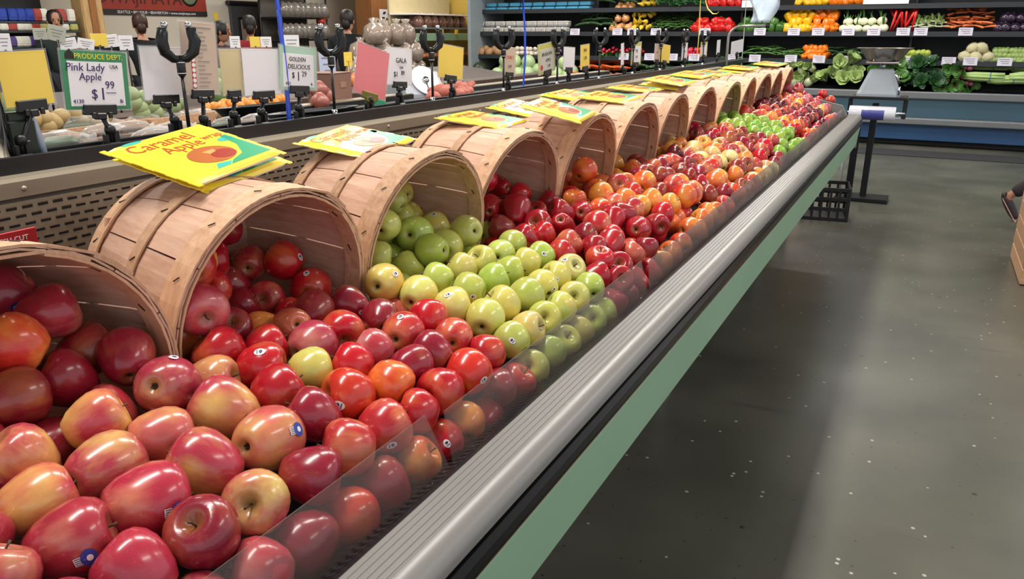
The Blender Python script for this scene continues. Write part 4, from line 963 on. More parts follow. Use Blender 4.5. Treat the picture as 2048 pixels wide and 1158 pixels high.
mb = MB().prism([(12.24 - 12.7, .66), (13.4 - 12.7, 1.04), (13.4 - 12.7, .60), (12.24 - 12.7, .58)], WX0 - WC, WX1 - WC, 'x'); mb.obj('deck', M_black, wc)
TIER = {0: (12.27, .735), 1: (12.46, 1.12), 2: (12.54, 1.50), 3: (12.62, 1.87)}
for k in (1, 2, 3):
    fy, z = TIER[k]
    wobj('shelf', M_black, ((WC, (fy + 13.35) / 2, z - .03), (WL, 13.35 - fy, .03)))
    wobj('shelf_lip', mat('shelf_lip_dark', '2a2e33', .4), ((WC, fy - .012, z - .02), (WL, .02, .07)))
for x in (WX0 + 2.1, WX0 + 4.5, WX0 + 6.9, WX0 + 9.3): wobj('divider', M_black, ((x, 13.1, 1.7), (.04, .5, 1.9)))

def leafy(n, h, spread, m1, m2, seed, w_=.05, curl=.5, stem=True):
    r_ = random.Random(seed); mb = MB()
    for k in range(n):
        a = r_.uniform(0, 6.28); L_ = h * r_.uniform(.7, 1.1); s = spread * r_.uniform(.3, 1); ww = w_ * r_.uniform(.7, 1.2)
        V = []; F = []
        for i, t in enumerate((0, .3, .6, .85, 1)):
            rr = s * (t ** 1.4) + .01; z = L_ * (t - curl * max(0, t - .55) ** 1.5); wd = ww * (.25, .7, 1, .8, .15)[i]; cup = wd * .35
            for j in (-1, 0, 1): V.append((rr * math.cos(a) - j * wd * math.sin(a), rr * math.sin(a) + j * wd * math.cos(a), z + (cup * abs(j)) + (.006 * math.sin(k + i * 3 + j))))
        for i in range(4):
            for j in range(2): F.append([i * 3 + j, i * 3 + j + 1, (i + 1) * 3 + j + 1, (i + 1) * 3 + j])
        mb.add(V, F, 0, True)
        if stem: mb.tube([V[1], (V[7][0], V[7][1], V[7][2] - .004)], [ww * .22, ww * .08], 5, 1)
    return mb
G_dark = mat('leaf_dark', '1f4a22', .45, var=.35, vscale=20); G_mid = mat('leaf_mid', '47742f', .45, var=.35, vscale=20); G_pale = mat('leaf_pale', '93ab62', .45, var=.25, vscale=20); G_yel = mat('leaf_yellowish', 'c5cf8a', .45, var=.2)
W_stalk = mat('stalk_white', 'cfd6ae', .4, var=.08); P_stalk = mat('stalk_purple', '7a3a4e', .45, var=.3)
V_cab = mat('cabbage_skin', 'b9cf98', .42, var=.18, vscale=9, bump=.3, bscale=14); V_red = mat('red_cabbage_skin', '54203f', .38, var=.3, vscale=9); V_mel = mat('dark_melon_skin', '2c3b26', .4, var=.4, vscale=6)
V_car = mat('carrot_skin', 'e0602a', .45, var=.2, vscale=15); V_zuc = mat('zucchini_skin', '2b4a26', .35, var=.35, vscale=18); V_sq = mat('squash_skin', 'efc93e', .35, var=.12)
V_pr = mat('pepper_red', 'cf1f1c', .2, var=.12, coat=.4); V_py = mat('pepper_yellow', 'f2b817', .2, var=.1, coat=.4); V_po = mat('pepper_orange', 'ee7a12', .2, var=.12, coat=.4); V_pg = mat('pepper_green', '3f6b26', .22, var=.25, coat=.4)
V_on = mat('onion_white', 'e9e8c6', .3, var=.08); V_mush = mat('mushroom_cap', 'ded4c4', .6, var=.1); V_egg = mat('eggplant_skin', '2b1a33', .2, coat=.4); V_rad = mat('radish_skin', 'c02a3f', .3, var=.2); V_lime = mat('lime_skin', 'a9b84a', .35, var=.2); V_caul = mat('cauliflower_curd', 'cfc79f', .7, var=.12, bump=.6, bscale=60); V_pot = mat('potato_skin', 'b58a62', .6, var=.2); V_onr = mat('red_onion_skin', '9a3f38', .35, var=.25)
V_blue = mat('blue_tray', '4fa0c4', .35, var=.15); V_tub = mat('clear_tub', 'd4d8dc', .2, trans=.35)
ball = lambda m, n='body', seg=14, q=1.0, bump=0: MB().lathe([(math.sin(t), -math.cos(t) * q) for t in np.linspace(0.05, math.pi - .05, 9)], seg, lobes=6 if bump else 0, amp=bump).mesh(n, m)
def proto_pepper(m):
    b = MB().lathe([(.02, -.9), (.30, -1), (.62, -.86), (.82, -.3), (.96, .3), (.9, .72), (.62, .92), (.3, .86), (.05, .74)], 18, lobes=4, amp=.09).mesh('bell_pepper', m)
    s = MB().tube([(0, 0, .70), (.03, 0, 1.0), (.12, 0, 1.25)], [.12, .08, .10], 7).mesh('stem', V_pg); return [('', b), ('stem', s)]
def proto_ball(m, name, q=1.0, stem=None, bump=0):
    r_ = [('', ball(m, name, 14, q, bump))]
    if stem: r_.append(('stem', MB().tube([(0, 0, q * .9), (.03, .0, q * 1.15)], [.10, .06], 6).mesh('stem', stem)))
    return r_
def proto_carrot(m, name='carrot', top=G_mid):
    return [('', MB().tube([(-1, 0, 0), (-.9, 0, 0), (-.2, 0, .02), (.5, 0, 0), (1.0, .02, 0)], [.08, .17, .145, .10, .02], 9).mesh(name, m)), ('top', MB().tube([(-1.0, 0, 0), (-1.12, .02, .04)], [.05, .02], 5).mesh('top', top))]
def proto_long(m, name, r=.2, bend=.1):
    return [('', MB().tube([(-1, 0, 0), (-.93, 0, bend * .1), (-.4, 0, bend), (.3, 0, bend), (.9, 0, 0), (1, 0, -.01)], [.04, r * .8, r, r * .98, r * .75, .05], 10).mesh(name, m)), ('tip', MB().tube([(-.98, 0, 0), (-1.12, 0, .03)], [.06, .045], 6).mesh('tip', G_pale))]
def place(pr, name, label, cat, grp, loc, rot, s):
    o = obj(name, pr[0][1], None, loc, rot, s)
    for (n, me) in pr[1:]: obj(n, me, o)
    return tag(o, label, cat, grp)
def heap(pr, name, label, cat, grp, x0, x1, tier, s, cols, rows=2, layers=1, rot=None, dz=0, jit=.25, zs=1.5, dy=0):
    fy, z = TIER[tier]; X0 = aty(x0, 60, fy).x; X1 = aty(x1, 60, fy).x; st = (X1 - X0) / cols; n = 0
    for l in range(layers):
        for r_ in range(rows - (l if layers > 1 and rows > l else 0)):
            for c in range(cols - (l % 2)):
                sl = .33 if tier == 0 else .22
                y = fy + .07 + dy + (r_ + l * .55) * s * 1.55; zz = z + dz + s * .8 + l * s * zs + (r_ + l * .55) * s * 1.55 * sl
                p = (X0 + st * (c + .5 + .5 * (l % 2)) + rnd.uniform(-jit, jit) * st, y + rnd.uniform(-.1, .1) * s, zz + rnd.uniform(-.1, .12) * s)
                rr = rot() if rot else (rnd.uniform(-.7, .7), rnd.uniform(-.7, .7), rnd.uniform(0, 6.28))
                lb = label if jit > .25 or rot is None and cat == 'carrot' else f"{label}, {NTH[c]} along, {['bottom', 'second', 'third', 'fourth', 'fifth'][l]} layer, {['front', 'middle', 'back'][r_]}"
                if len(lb.split()) > 16: print('LONG', lb)
                place(pr, name, lb, cat, grp, p, rr, s * rnd.uniform(.92, 1.08)); n += 1
flat = lambda a=.35: (lambda: (rnd.uniform(-.2, .2), rnd.uniform(-.25, .25), rnd.uniform(-a, a) + rnd.choice((0, math.pi))))
up_ = lambda t=.35: (lambda: (rnd.uniform(-t, t), rnd.uniform(-t, t), rnd.uniform(0, 6.28)))
PEP = {k: proto_pepper(m) for k, m in (('r', V_pr), ('y', V_py), ('o', V_po), ('g', V_pg))}
# bottom deck
heap(proto_ball(V_mel, 'melon', 1.15), 'melon', 'dark green melon at the left end of the bottom deck', 'melon', 'dark melons on the deck', 945, 978, 0, .15, 1, 1, 2, zs=1.7)
CABB = [('', ball(V_cab, 'cabbage', 18, .95, .02)), ('outer_leaf', leafy(7, 1.3, 1.0, 0, 0, 5, .5, .9, False).mesh('outer_leaf', V_cab))]
CABB[1][1].transform(Matrix.Translation((0, 0, -1.02)))
heap(CABB, 'cabbage', 'pale green cabbage heaped on the wall case deck', 'cabbage', 'green cabbages on the bottom deck', 980, 1068, 0, .115, 4, 2, 2, up_())
heap(CABB, 'cabbage', 'pale green cabbage between the red cabbages and the carrots', 'cabbage', 'cabbages beside the carrots', 1098, 1145, 0, .115, 2, 2, 2, up_())
heap(proto_ball(V_red, 'red_cabbage', .95, None, .03), 'red_cabbage', 'dark purple cabbage among the pale green cabbages', 'cabbage', 'red cabbages', 1066, 1098, 0, .105, 1, 1, 2, up_())
CAR = proto_carrot(V_car)
heap(CAR, 'carrot', 'orange carrot in the wide heap on the bottom deck', 'carrot', 'carrots on the bottom deck', 1148, 1252, 0, .15, 5, 3, 3, flat(), zs=.42, jit=.4)
heap(proto_long(V_zuc, 'cucumber', .17), 'cucumber', 'dark green cucumber beside the carrot heap', 'cucumber', 'cucumbers on the bottom deck', 1262, 1345, 0, .16, 4, 3, 2, flat(.5), zs=.4, jit=.4)
heap([('', leafy(9, 1.5, .8, 0, 0, 3, .45, .5).mesh('greens_bunch', [G_mid, W_stalk]))], 'greens_bunch', 'leafy green bunch partly hidden behind the yellow packets', 'greens', 'greens behind the packets', 1360, 1560, 0, .15, 6, 2, 1, up_())
BOK = [('', MB().lathe([(.25, -1), (.42, -.9), (.52, -.6), (.46, -.2), (.34, .15), (.2, .2)], 14, lobes=5, amp=.12).mesh('bok_choy', W_stalk)), ('leaves', leafy(12, 1.4, .7, 0, 0, 8, .42, .7).mesh('leaves', [G_pale, W_stalk]))]
BOK[1][1].transform(Matrix.Translation((0, 0, -.3)))
heap(BOK, 'bok_choy', 'pale stalked bok choy bunch beyond the last baskets', 'greens', 'bok choy on the bottom deck', 1562, 1645, 0, .11, 4, 2, 2, lambda: (R(60) + rnd.uniform(-.4, .4), rnd.uniform(-.6, .6), rnd.uniform(-.6, .6)))
LET = [('', leafy(22, 1.5, 1.2, 0, 0, 12, .55, .8).mesh('lettuce', [G_pale, W_stalk]))]
heap(LET, 'lettuce', 'pale green lettuce head on the deck left of the scale', 'lettuce', 'lettuce heads left of the scale', 1650, 1740, 0, .125, 3, 2, 2, lambda: (R(50) + rnd.uniform(-.4, .4), rnd.uniform(-.6, .6), rnd.uniform(-.6, .6)))
LE2 = [('', leafy(22, 1.5, 1.2, 0, 0, 13, .55, .8).mesh('leafy_head', [G_mid, W_stalk]))]
heap(LE2, 'leafy_head', 'mid green leafy head right behind the scale', 'greens', 'leafy heads behind the scale', 1745, 1828, 0, .125, 3, 2, 2, lambda: (R(50) + rnd.uniform(-.4, .4), rnd.uniform(-.6, .6), rnd.uniform(-.6, .6)))
LE3 = [('', leafy(30, 1.4, 1.2, 0, 0, 14, .38, .8).mesh('parsley_bunch', [G_dark, G_mid]))]
heap(LE3, 'parsley_bunch', 'dark green curly bunch right of the scale', 'greens', 'dark curly greens right of the scale', 1828, 1890, 0, .12, 3, 2, 2, lambda: (R(50) + rnd.uniform(-.4, .4), rnd.uniform(-.6, .6), rnd.uniform(-.6, .6)))
LE4 = [('', leafy(20, 1.7, 1.0, 0, 0, 15, .34, .6).mesh('beet_bunch', [G_mid, P_stalk])), ('roots', MB().lathe([(.02, -1.0), (.2, -.8), (.3, -.5), (.2, -.25), (.05, -.2)], 10).lathe([(.02, -1.0), (.2, -.8), (.28, -.5), (.2, -.25), (.05, -.2)], 10, M=Matrix.Translation((.45, .1, 0))).mesh('roots', P_stalk))]
heap(LE4, 'beet_bunch', 'olive leafy bunch with purplish roots between dark greens and celery', 'greens', 'root bunches beside the celery', 1892, 1968, 0, .12, 3, 2, 2, lambda: (R(110) + rnd.uniform(-.4, .4), rnd.uniform(-.6, .6), rnd.uniform(-.6, .6)))
mb = MB()
for k in range(7):
    a = 2 * math.pi * k / 7; mb.tube([(-1, .10 * math.cos(a), .10 * math.sin(a)), (-.5, .16 * math.cos(a), .16 * math.sin(a)), (.4, .18 * math.cos(a), .18 * math.sin(a)), (1, .22 * math.cos(a), .22 * math.sin(a))], [.10, .11, .09, .06], 6)
CEL = [('', mb.mesh('celery', mat('celery_green', 'a9c67a', .4, var=.12, stretch=(1, 8, 8)))), ('twist_tie', MB().tube([(.3, .27 * math.cos(a), .27 * math.sin(a)) for a in np.linspace(0, 6.28, 14)], .02, 5).mesh('twist_tie', mat('tie_blue', '2f6fae', .4)))]
heap(CEL, 'celery', 'pale green celery bunch tied with blue, right end', 'celery', 'celery bunches on the bottom deck', 1966, 2110, 0, .24, 3, 2, 2, lambda: (rnd.uniform(0, 6), rnd.uniform(-.08, .08), rnd.uniform(-.1, .1)), zs=.5, jit=.1, dy=.02)
# first shelf
heap(proto_ball(V_pot, 'sweet_potato', 1.2), 'sweet_potato', 'brown root on the lower shelf near its left end', 'vegetable', 'brown roots on the lower shelf', 952, 1000, 1, .07, 3, 2, 1)
heap(proto_ball(V_mush, 'garlic', .8, W_stalk), 'garlic', 'white garlic bulb in the tray behind the cabbages', 'garlic', 'garlic on the lower shelf', 1008, 1076, 1, .045, 7, 2, 2)
heap(proto_ball(V_egg, 'eggplant', 1.6, G_mid), 'eggplant', 'dark purple eggplant on the lower shelf', 'eggplant', 'eggplants on the lower shelf', 1080, 1120, 1, .07, 3, 2, 1)
RAD = [('', leafy(8, 2.0, 1.0, 0, 0, 31, .4, .5).mesh('radish_bunch', [G_mid, G_pale]))] + [('root', MB().lathe([(.02, -.9), (.25, -.5), (.33, -.2), (.22, .05), (.05, .1)], 9, M=Matrix.Translation((.5 * math.cos(k * 2), .5 * math.sin(k * 2), -.2))).mesh('root', V_rad)) for k in range(3)]
heap(RAD, 'radish_bunch', 'bunch of red radishes with green tops on the lower shelf', 'radish', 'radish bunches on the lower shelf', 1196, 1285, 1, .075, 5, 2, 1, lambda: (R(110) + rnd.uniform(-.4, .4), 0, rnd.uniform(-.5, .5)))
heap(proto_ball(V_rad, 'chili_pepper', 1.2, G_mid), 'chili_pepper', 'small red pepper seen between the far price cards', 'pepper', 'small red peppers on the lower shelf', 1372, 1408, 1, .045, 4, 2, 2)
heap(proto_long(V_pg, 'green_chili', .13), 'green_chili', 'slim green chili on the lower shelf', 'pepper', 'green chilies on the lower shelf', 1490, 1562, 1, .10, 5, 3, 2, flat(.8), zs=.35, jit=.4)
heap(proto_long(V_pg, 'okra', .15), 'okra', 'green okra pod left of the small orange peppers', 'okra', 'okra on the lower shelf', 1566, 1610, 1, .075, 5, 3, 2, flat(.8), zs=.4, jit=.4)
heap(PEP['o'], 'orange_pepper', 'small orange pepper heaped on the lower shelf', 'pepper', 'orange peppers on the lower shelf', 1610, 1658, 1, .050, 5, 3, 3, zs=1.0)
heap(proto_long(V_zuc, 'slim_cucumber', .12), 'slim_cucumber', 'dark slim cucumber on the lower shelf by the scale bowl', 'cucumber', 'slim cucumbers by the scale', 1664, 1810, 1, .13, 7, 2, 1, flat(.9), zs=.4, jit=.4)
heap(proto_ball(V_lime, 'tomatillo', .95, G_mid), 'tomatillo', 'yellow-green tomatillo right of the scale bowl', 'tomatillo', 'tomatillos on the lower shelf', 1814, 1872, 1, .045, 6, 2, 2)
CAU = [('', MB().lathe([(math.sin(t) * (1 + .06 * math.sin(t * 9)), -math.cos(t) * .8) for t in np.linspace(0.05, math.pi - .05, 13)], 18, lobes=8, amp=.07).mesh('cauliflower', V_caul)), ('leaves', leafy(8, 1.1, 1.1, 0, 0, 41, .45, .2).mesh('leaves', [G_pale, W_stalk]))]
CAU[1][1].transform(Matrix.Translation((0, 0, -.9)))
heap(CAU, 'cauliflower', 'cream cauliflower on the lower shelf', 'cauliflower', 'cauliflowers on the lower shelf', 1930, 1994, 1, .085, 3, 2, 2, lambda: (R(40), rnd.uniform(-.4, .4), rnd.uniform(0, 6)), zs=1.1)
heap(proto_ball(G_pale, 'brussels_sprout', 1.0), 'brussels_sprout', 'pale green sprout, right end of the lower shelf', 'sprout', 'sprouts on the lower shelf', 1996, 2070, 1, .040, 9, 2, 3, zs=1.2)
# second shelf
tub = [('', None)]
mb = MB(); mb.box((0, 0, -.02), (.19, .15, .10)); ME_tub = mb.mesh('mushroom_tub', V_tub)
mb = MB(); r_ = random.Random(5)
for i in range(5):
    for j in range(4):
        for l in range(2): mb.lathe([(.004, -.016), (.008, -.014), (.010, -.004), (.021, -.002), (.020, .008), (.012, .016), (.001, .018)], 9, M=Matrix.Translation((-.076 + i * .038 + r_.uniform(-.006, .006), -.055 + j * .037, .0 + l * .03 - .02)) @ Euler((r_.uniform(-1, 1), r_.uniform(-1, 1), 0)).to_matrix().to_4x4())
ME_caps = mb.mesh('mushrooms', V_mush)
fy, z = TIER[2]
for l in range(2):
    for k in range(9):
        p = aty(953 + k * 21.0, 55, fy); o = obj('mushroom_tub', ME_tub, None, (p.x, fy + .10 + l * .06, z + .055 + l * .105)); stuff(obj('mushrooms', ME_caps, o)); tag(o, ('clear tub of white mushrooms in the upper row, second shelf' if l else 'clear tub of white mushrooms in the front row of the second shelf'), 'tub', 'mushroom tubs on the second shelf')
ZUC = proto_long(V_zuc, 'zucchini', .16)
heap(ZUC, 'zucchini', 'dark green zucchini on the second shelf right of the mushrooms', 'zucchini', 'zucchini on the second shelf', 1150, 1215, 2, .15, 3, 3, 3, flat(), zs=.4, jit=.3)
SQ = [('', MB().lathe([(.02, -.55), (.30, -.48), (.42, -.2), (.34, .15), (.18, .5), (.14, .8), (.10, .86)], 12).mesh('yellow_squash', V_sq)), ('stem', MB().tube([(0, 0, .84), (.02, 0, 1.0)], [.09, .07], 6).mesh('stem', G_pale))]
BAGV = [('', MB().lathe([(.05, -.6), (.55, -.5), (.7, 0), (.55, .4), (.25, .6), (.3, .75), (.05, .78)], 12, lobes=5, amp=.1).mesh('squash_bag', mat('bag_of_squash', 'd79a63', .25, var=.35, vscale=3, coat=.5)))]
heap(BAGV, 'squash_bag', 'clear bag of small squash left of the yellow squash', 'bag', 'bagged squash on the second shelf', 1216, 1258, 2, .09, 3, 2, 3)
heap(SQ, 'yellow_squash', 'yellow squash heaped on the second shelf', 'squash', 'yellow squash on the second shelf', 1250, 1296, 2, .095, 4, 2, 3, lambda: (R(80) + rnd.uniform(-.6, .6), rnd.uniform(-.5, .5), rnd.uniform(-.8, .8)), zs=.8)
BEAN = proto_long(mat('bean_green', '44722a', .4, var=.3), 'green_bean', .06, .15)
heap(BEAN, 'green_bean', 'green bean in the loose heap left of the red peppers', 'beans', 'green beans on the second shelf', 1300, 1376, 2, .10, 8, 3, 5, flat(1.4), zs=.16, jit=.6)
heap(PEP['r'], 'red_pepper', 'red bell pepper heaped on the second shelf', 'pepper', 'red peppers on the second shelf', 1380, 1466, 2, .072, 6, 2, 2, zs=1.1)
heap(PEP['g'], 'green_pepper', 'green bell pepper between the red and yellow peppers', 'pepper', 'green peppers on the second shelf', 1470, 1562, 2, .070, 6, 2, 2, zs=1.1)
heap(PEP['y'], 'yellow_pepper', 'yellow bell pepper heaped on the second shelf', 'pepper', 'yellow peppers on the second shelf', 1568, 1622, 2, .066, 4, 2, 4, zs=1.15)
heap(PEP['o'], 'orange_bell_pepper', 'orange bell pepper heaped beside the yellow peppers', 'pepper', 'orange peppers on the second shelf', 1620, 1672, 2, .064, 4, 2, 5, zs=1.15)
ONI = [('', ball(V_on, 'fresh_onion', 14, .85)), ('stalks', MB().tube([(0, 0, .7), (.05, .05, 1.8), (.3, .1, 3.0)], [.25, .14, .05], 7).tube([(.05, 0, .8), (-.1, .1, 1.9), (-.5, .3, 2.9)], [.2, .12, .04], 7).tube([(-.05, 0, .8), (.2, -.1, 1.9), (.9, .0, 2.8)], [.2, .12, .04], 7).mesh('stalks', G_mid))]
heap(ONI, 'fresh_onion', 'white fresh onion with green stalks on the second shelf', 'onion', 'fresh onions on the second shelf', 1676, 1776, 2, .066, 6, 1, 2, up_(.4), zs=1.3)
CHI = [('', MB().tube([(0, 0, -1), (.02, 0, -.3), (.03, 0, .4), (0, 0, .95), (0, 0, 1)], [.02, .09, .13, .12, .03], 9).mesh('red_chili', V_pr)), ('stem', MB().tube([(0, 0, -1.0), (.03, 0, -1.2)], [.04, .03], 5).mesh('stem', G_mid))]
heap(CHI, 'red_chili', 'long red chili standing on end on the second shelf', 'pepper', 'long red chilies on the second shelf', 1780, 1828, 2, .15, 6, 2, 1, up_(.45), dz=.02)
heap([('', MB().tube([(-1, 0, 0), (-.5, 0, 0), (.2, .02, 0), (1, .1, .1)], [.10, .10, .11, .05], 8).mesh('leek', W_stalk)), ('leaves', leafy(5, 1.2, .5, 0, 0, 51, .15, .3).mesh('leaves', [G_pale, W_stalk]))], 'leek', 'pale leek between the red chilies and the carrots', 'leek', 'leeks on the second shelf', 1822, 1890, 2, .10, 5, 2, 2, flat(.9), zs=.4)
heap(proto_carrot(mat('carrot_pale', 'e87a45', .45, var=.2)), 'loose_carrot', 'orange carrot in the tangled heap on the second shelf', 'carrot', 'carrots on the second shelf', 1892, 1985, 2, .10, 6, 3, 4, flat(1.2), zs=.4, jit=.5)
heap(proto_ball(V_egg, 'black_radish', 1.0, G_mid), 'black_radish', 'dark round root at the right end of the second shelf', 'vegetable', 'dark roots on the second shelf', 1988, 2075, 2, .070, 5, 2, 2)
# third shelf, its top out of the frame
fy, z = TIER[3]
for l in range(2):
    for k in range(10):
        p = aty(955 + k * 23.5, 12, fy); o = MB().box((0, 0, 0), (.20, .16, .05)).box((0, 0, .028), (.18, .14, .012)).obj('blue_tray', V_blue, None, (p.x, fy + .10 + l * .05, z + .015 + l * .075)); tag(o, 'blue wrapped tray of mushrooms on the top shelf, ' + ('upper row' if l else 'bottom row'), 'tray', 'blue trays on the top shelf')
heap(ZUC, 'zucchini', 'dark zucchini on the top shelf', 'zucchini', 'zucchini on the top shelf', 1196, 1270, 3, .15, 3, 2, 3, flat(), zs=.4)
heap(SQ, 'yellow_squash', 'yellow squash on the top shelf', 'squash', 'yellow squash on the top shelf', 1272, 1310, 3, .09, 3, 2, 2, lambda: (R(80), rnd.uniform(-.5, .5), rnd.uniform(-.8, .8)), zs=.8)
heap([('', leafy(26, 1.3, 1.2, 0, 0, 61, .3, .8).mesh('herb_bunch', [G_dark, G_mid]))], 'herb_bunch', 'dark green herb bunch on the top shelf', 'greens', 'herbs on the top shelf', 1312, 1400, 3, .11, 5, 2, 1, lambda: (R(70), rnd.uniform(-.5, .5), rnd.uniform(-.5, .5)))
heap(PEP['r'], 'red_pepper', 'red bell pepper on the top shelf', 'pepper', 'red peppers on the top shelf', 1405, 1480, 3, .07, 5, 2, 1)
heap(PEP['y'], 'yellow_pepper', 'yellow bell pepper on the top shelf', 'pepper', 'yellow peppers on the top shelf', 1585, 1650, 3, .066, 5, 2, 2, zs=1.1)
heap(PEP['o'], 'orange_bell_pepper', 'orange bell pepper on the top shelf', 'pepper', 'orange peppers on the top shelf', 1650, 1745, 3, .066, 7, 2, 2, zs=1.1)
# price tags clipped to the shelf lips
M_tag = mat('tag_white', 'cfcbdc', .5, var=.06)
ME_tag = MB().box((0, 0, 0), (.17, .006, .105), ch=.002).mesh('shelf_tag', M_tag)
mb = MB()
for k in range(3): mb.box((-.01 + .01 * k, -.0034, .03 - k * .026), (.12 - .02 * k, .0008, .010), ch=.0002)
ME_tagp = mb.mesh('printed_lines', M_gink)
def tags(tier, xs, word):
    fy, z = TIER[tier]
    for i, x in enumerate(xs):
        p = aty(x, 60, fy - .03); o = obj('shelf_tag', ME_tag, None, (p.x, fy - .032, z + .012), (R(-8), 0, rnd.uniform(-.06, .06))); stuff(obj('printed_lines', ME_tagp, o))
        tag(o, f'white price tag on the {word} shelf lip, {NTH[i]} from its left end', 'price tag', f'price tags on the {word} shelf lip')
tags(2, [1150, 1235, 1265, 1312, 1410, 1520, 1588, 1637, 1697, 1748, 1807, 1842, 1932], 'upper')
tags(1, [1250, 1302, 1348, 1392, 1470, 1515, 1588, 1645, 1692, 1822], 'lower')
tags_b = [1862, 1908, 1952, 2022]
fy, z = TIER[1]
for i, x in enumerate(tags_b):
    p = aty(x, 60, fy - .03); o = obj('shelf_tag', ME_tag, None, (p.x, fy - .032, z + .012), (R(-8), 0, 0)); stuff(obj('printed_lines', ME_tagp, o)); tag(o, f'white price tag right of the scale on the lower shelf lip, {NTH[i]} of four', 'price tag', 'price tags right of the scale')
p = aty(1772, 2, 12.6); o = MB().box((0, 0, 0), (.58, .006, .10)).obj('shelf_sign', M_white, None, (p.x, 12.585, 1.93)); tag(o, 'wide white sign on the top shelf above the fresh onions', 'sign')
p = aty(1505, 2, 12.6); o = MB().box((0, 0, 0), (.30, .006, .10)).obj('shelf_sign', M_white, None, (p.x, 12.585, 1.91)); tag(o, 'white sign on the top shelf left of the plastic bags', 'sign')
# ------------------------------------------------------------------ rear half of the island: trays seen over the black channel
rc = thing('rear_case', 'dark case behind the black channel with open trays of produce', 'produce case', (-2.15, 3.0, 0))
def robj(mb, name, m):
    mb.v = [(p[0] + 2.15, p[1] - 3.0, p[2]) for p in mb.v]; return mb.obj(name, m, rc)
robj(MB().prism([(-1.585, .1), (-1.585, 1.245), (-1.61, 1.245), (-1.63, 1.225), (-2.66, 1.135), (-2.66, 1.16), (-2.74, 1.16), (-2.76, 1.0), (-2.70, .1)], Y0, 7.0), 'trough', M_black)
robj(MB().prism([(-2.665, 1.165), (-2.75, 1.165), (-2.77, 1.15), (-2.77, 1.12), (-2.665, 1.12)], Y0, 7.0), 'far_rail', M_steel)
def tz(X): return 1.225 + (X + 1.63) * (.09 / 1.03)
def on_tray(x, y, dz):
    d = ray(x, y); lo, hi = 1.62 / -d.x, 2.75 / -d.x
    for _ in range(30):
        m_ = (lo + hi) / 2; P = CAM + d * m_
        if P.z > tz(P.x) + dz: lo = m_
        else: hi = m_
    P = CAM + d * lo; return P
M_bagd = mat('bagged_greens', '445a3c', .4, var=.4, vscale=20); M_bagb = mat('bagged_brown', '735d4f', .45, var=.35, vscale=20)
def bag_proto(core, seed):
    r_ = random.Random(seed); mb = MB(); n = 14
    prof = [(.04, -1.0), (.5, -.92), (.82, -.6), (1, -.1), (.9, .4), (.6, .8), (.34, .95), (.42, 1.15), (.03, 1.18)]
    mb.lathe(prof, n, lobes=3, amp=.1)
    mb.v = [(z + .05 * math.sin(x * 9), x * .55 + .04 * math.sin(z * 7), y * .46 + .05 * math.sin(x * 8 + z * 6)) for x, y, z in mb.v]
    c = MB()
    for k in range(4): c.tube([(-.8, -.33 + k * .22, 0), (-.3, -.33 + k * .22, .08), (.4, -.3 + k * .2, .05), (.62, -.2 + k * .14, 0)], [.05, .14, .13, .05], 7)
    return mb.mesh('produce_bag', M_film), c.mesh('contents', core)
BG = [bag_proto(M_bagd, 1), bag_proto(M_bagb, 2)]
BAGS = [(150, 262, .10, 0, 1.05, 'long glossy bag of dark cucumbers, bright along its top'), (118, 290, .075, 0, .9, 'bag of greens low beside the pale bent arm'), (205, 268, .07, 1, 1.5, 'wrapped brown vegetables left of the Pink Lady card foot'), (258, 262, .07, 1, 1.2, 'crinkled bag just right of the Pink Lady card foot'), (305, 275, .065, 1, 1.6, 'crinkled brown bag before the first black post, lower one'), (285, 246, .075, 0, 1.4, 'flat bag of dark greens behind the crinkled brown bags'), (345, 262, .065, 1, 1.3, 'bag of brown vegetables at the foot of the first black post'), (340, 240, .075, 0, 1.6, 'long bag behind the first black post'), (215, 244, .07, 0, 1.2, 'dark bag behind the Pink Lady clamp'), (395, 236, .075, 1, 1.4, 'brown bag under the tall beige sheet'), (425, 222, .065, 1, .6, 'shiny pointed bag leaning under the cream card'), (452, 246, .055, 0, 1.4, 'clear domed bag of green leaves near the channel'), (505, 243, .06, 1, 1.5, 'crumpled clear bag left of the blue ribbon'), (385, 212, .07, 1, 1.5, 'flat brown bag behind the tall beige sheet')]
for x, y, s, k, rz, lb in BAGS:
    P = on_tray(x, y, .03); o = obj('produce_bag', BG[k][0], None, (P.x, P.y, tz(P.x) + s * .44), (rnd.uniform(-.08, .08), R(-5), rz), s); obj('contents', BG[k][1], o); tag(o, lb, 'bag', 'bags of produce in the rear trays')
BALLG = proto_ball(mat('pale_green_fruit', '8fa074', .5, var=.12), 'round_fruit', .95, W_stalk); BALLY = proto_ball(mat('tan_fruit', 'ad9668', .55, var=.15), 'round_fruit', .85, M_stem)
for i, (x, y) in enumerate([(262, 190), (280, 215), (302, 212), (322, 205), (345, 212), (335, 195), (290, 196), (358, 204), (268, 206), (310, 224), (284, 226)]):
    P = on_tray(x, y, .05); place(BALLG, 'round_fruit', 'pale green round fruit behind the blank white card', 'fruit', 'pale green fruit in the rear tray', P, (rnd.uniform(-1, 1), rnd.uniform(-1, 1), 0), .034)
for i, (x, y) in enumerate([(66, 240), (88, 234), (108, 242), (96, 252), (150, 228), (170, 226), (192, 229), (210, 233), (160, 238), (184, 240), (122, 232)]):
    P = on_tray(x, y, .05); place(BALLY, 'round_fruit', 'tan round fruit between the blank yellow and Pink Lady cards', 'fruit', 'tan fruit in the rear tray', P, (rnd.uniform(-1, 1), rnd.uniform(-1, 1), 0), .032)
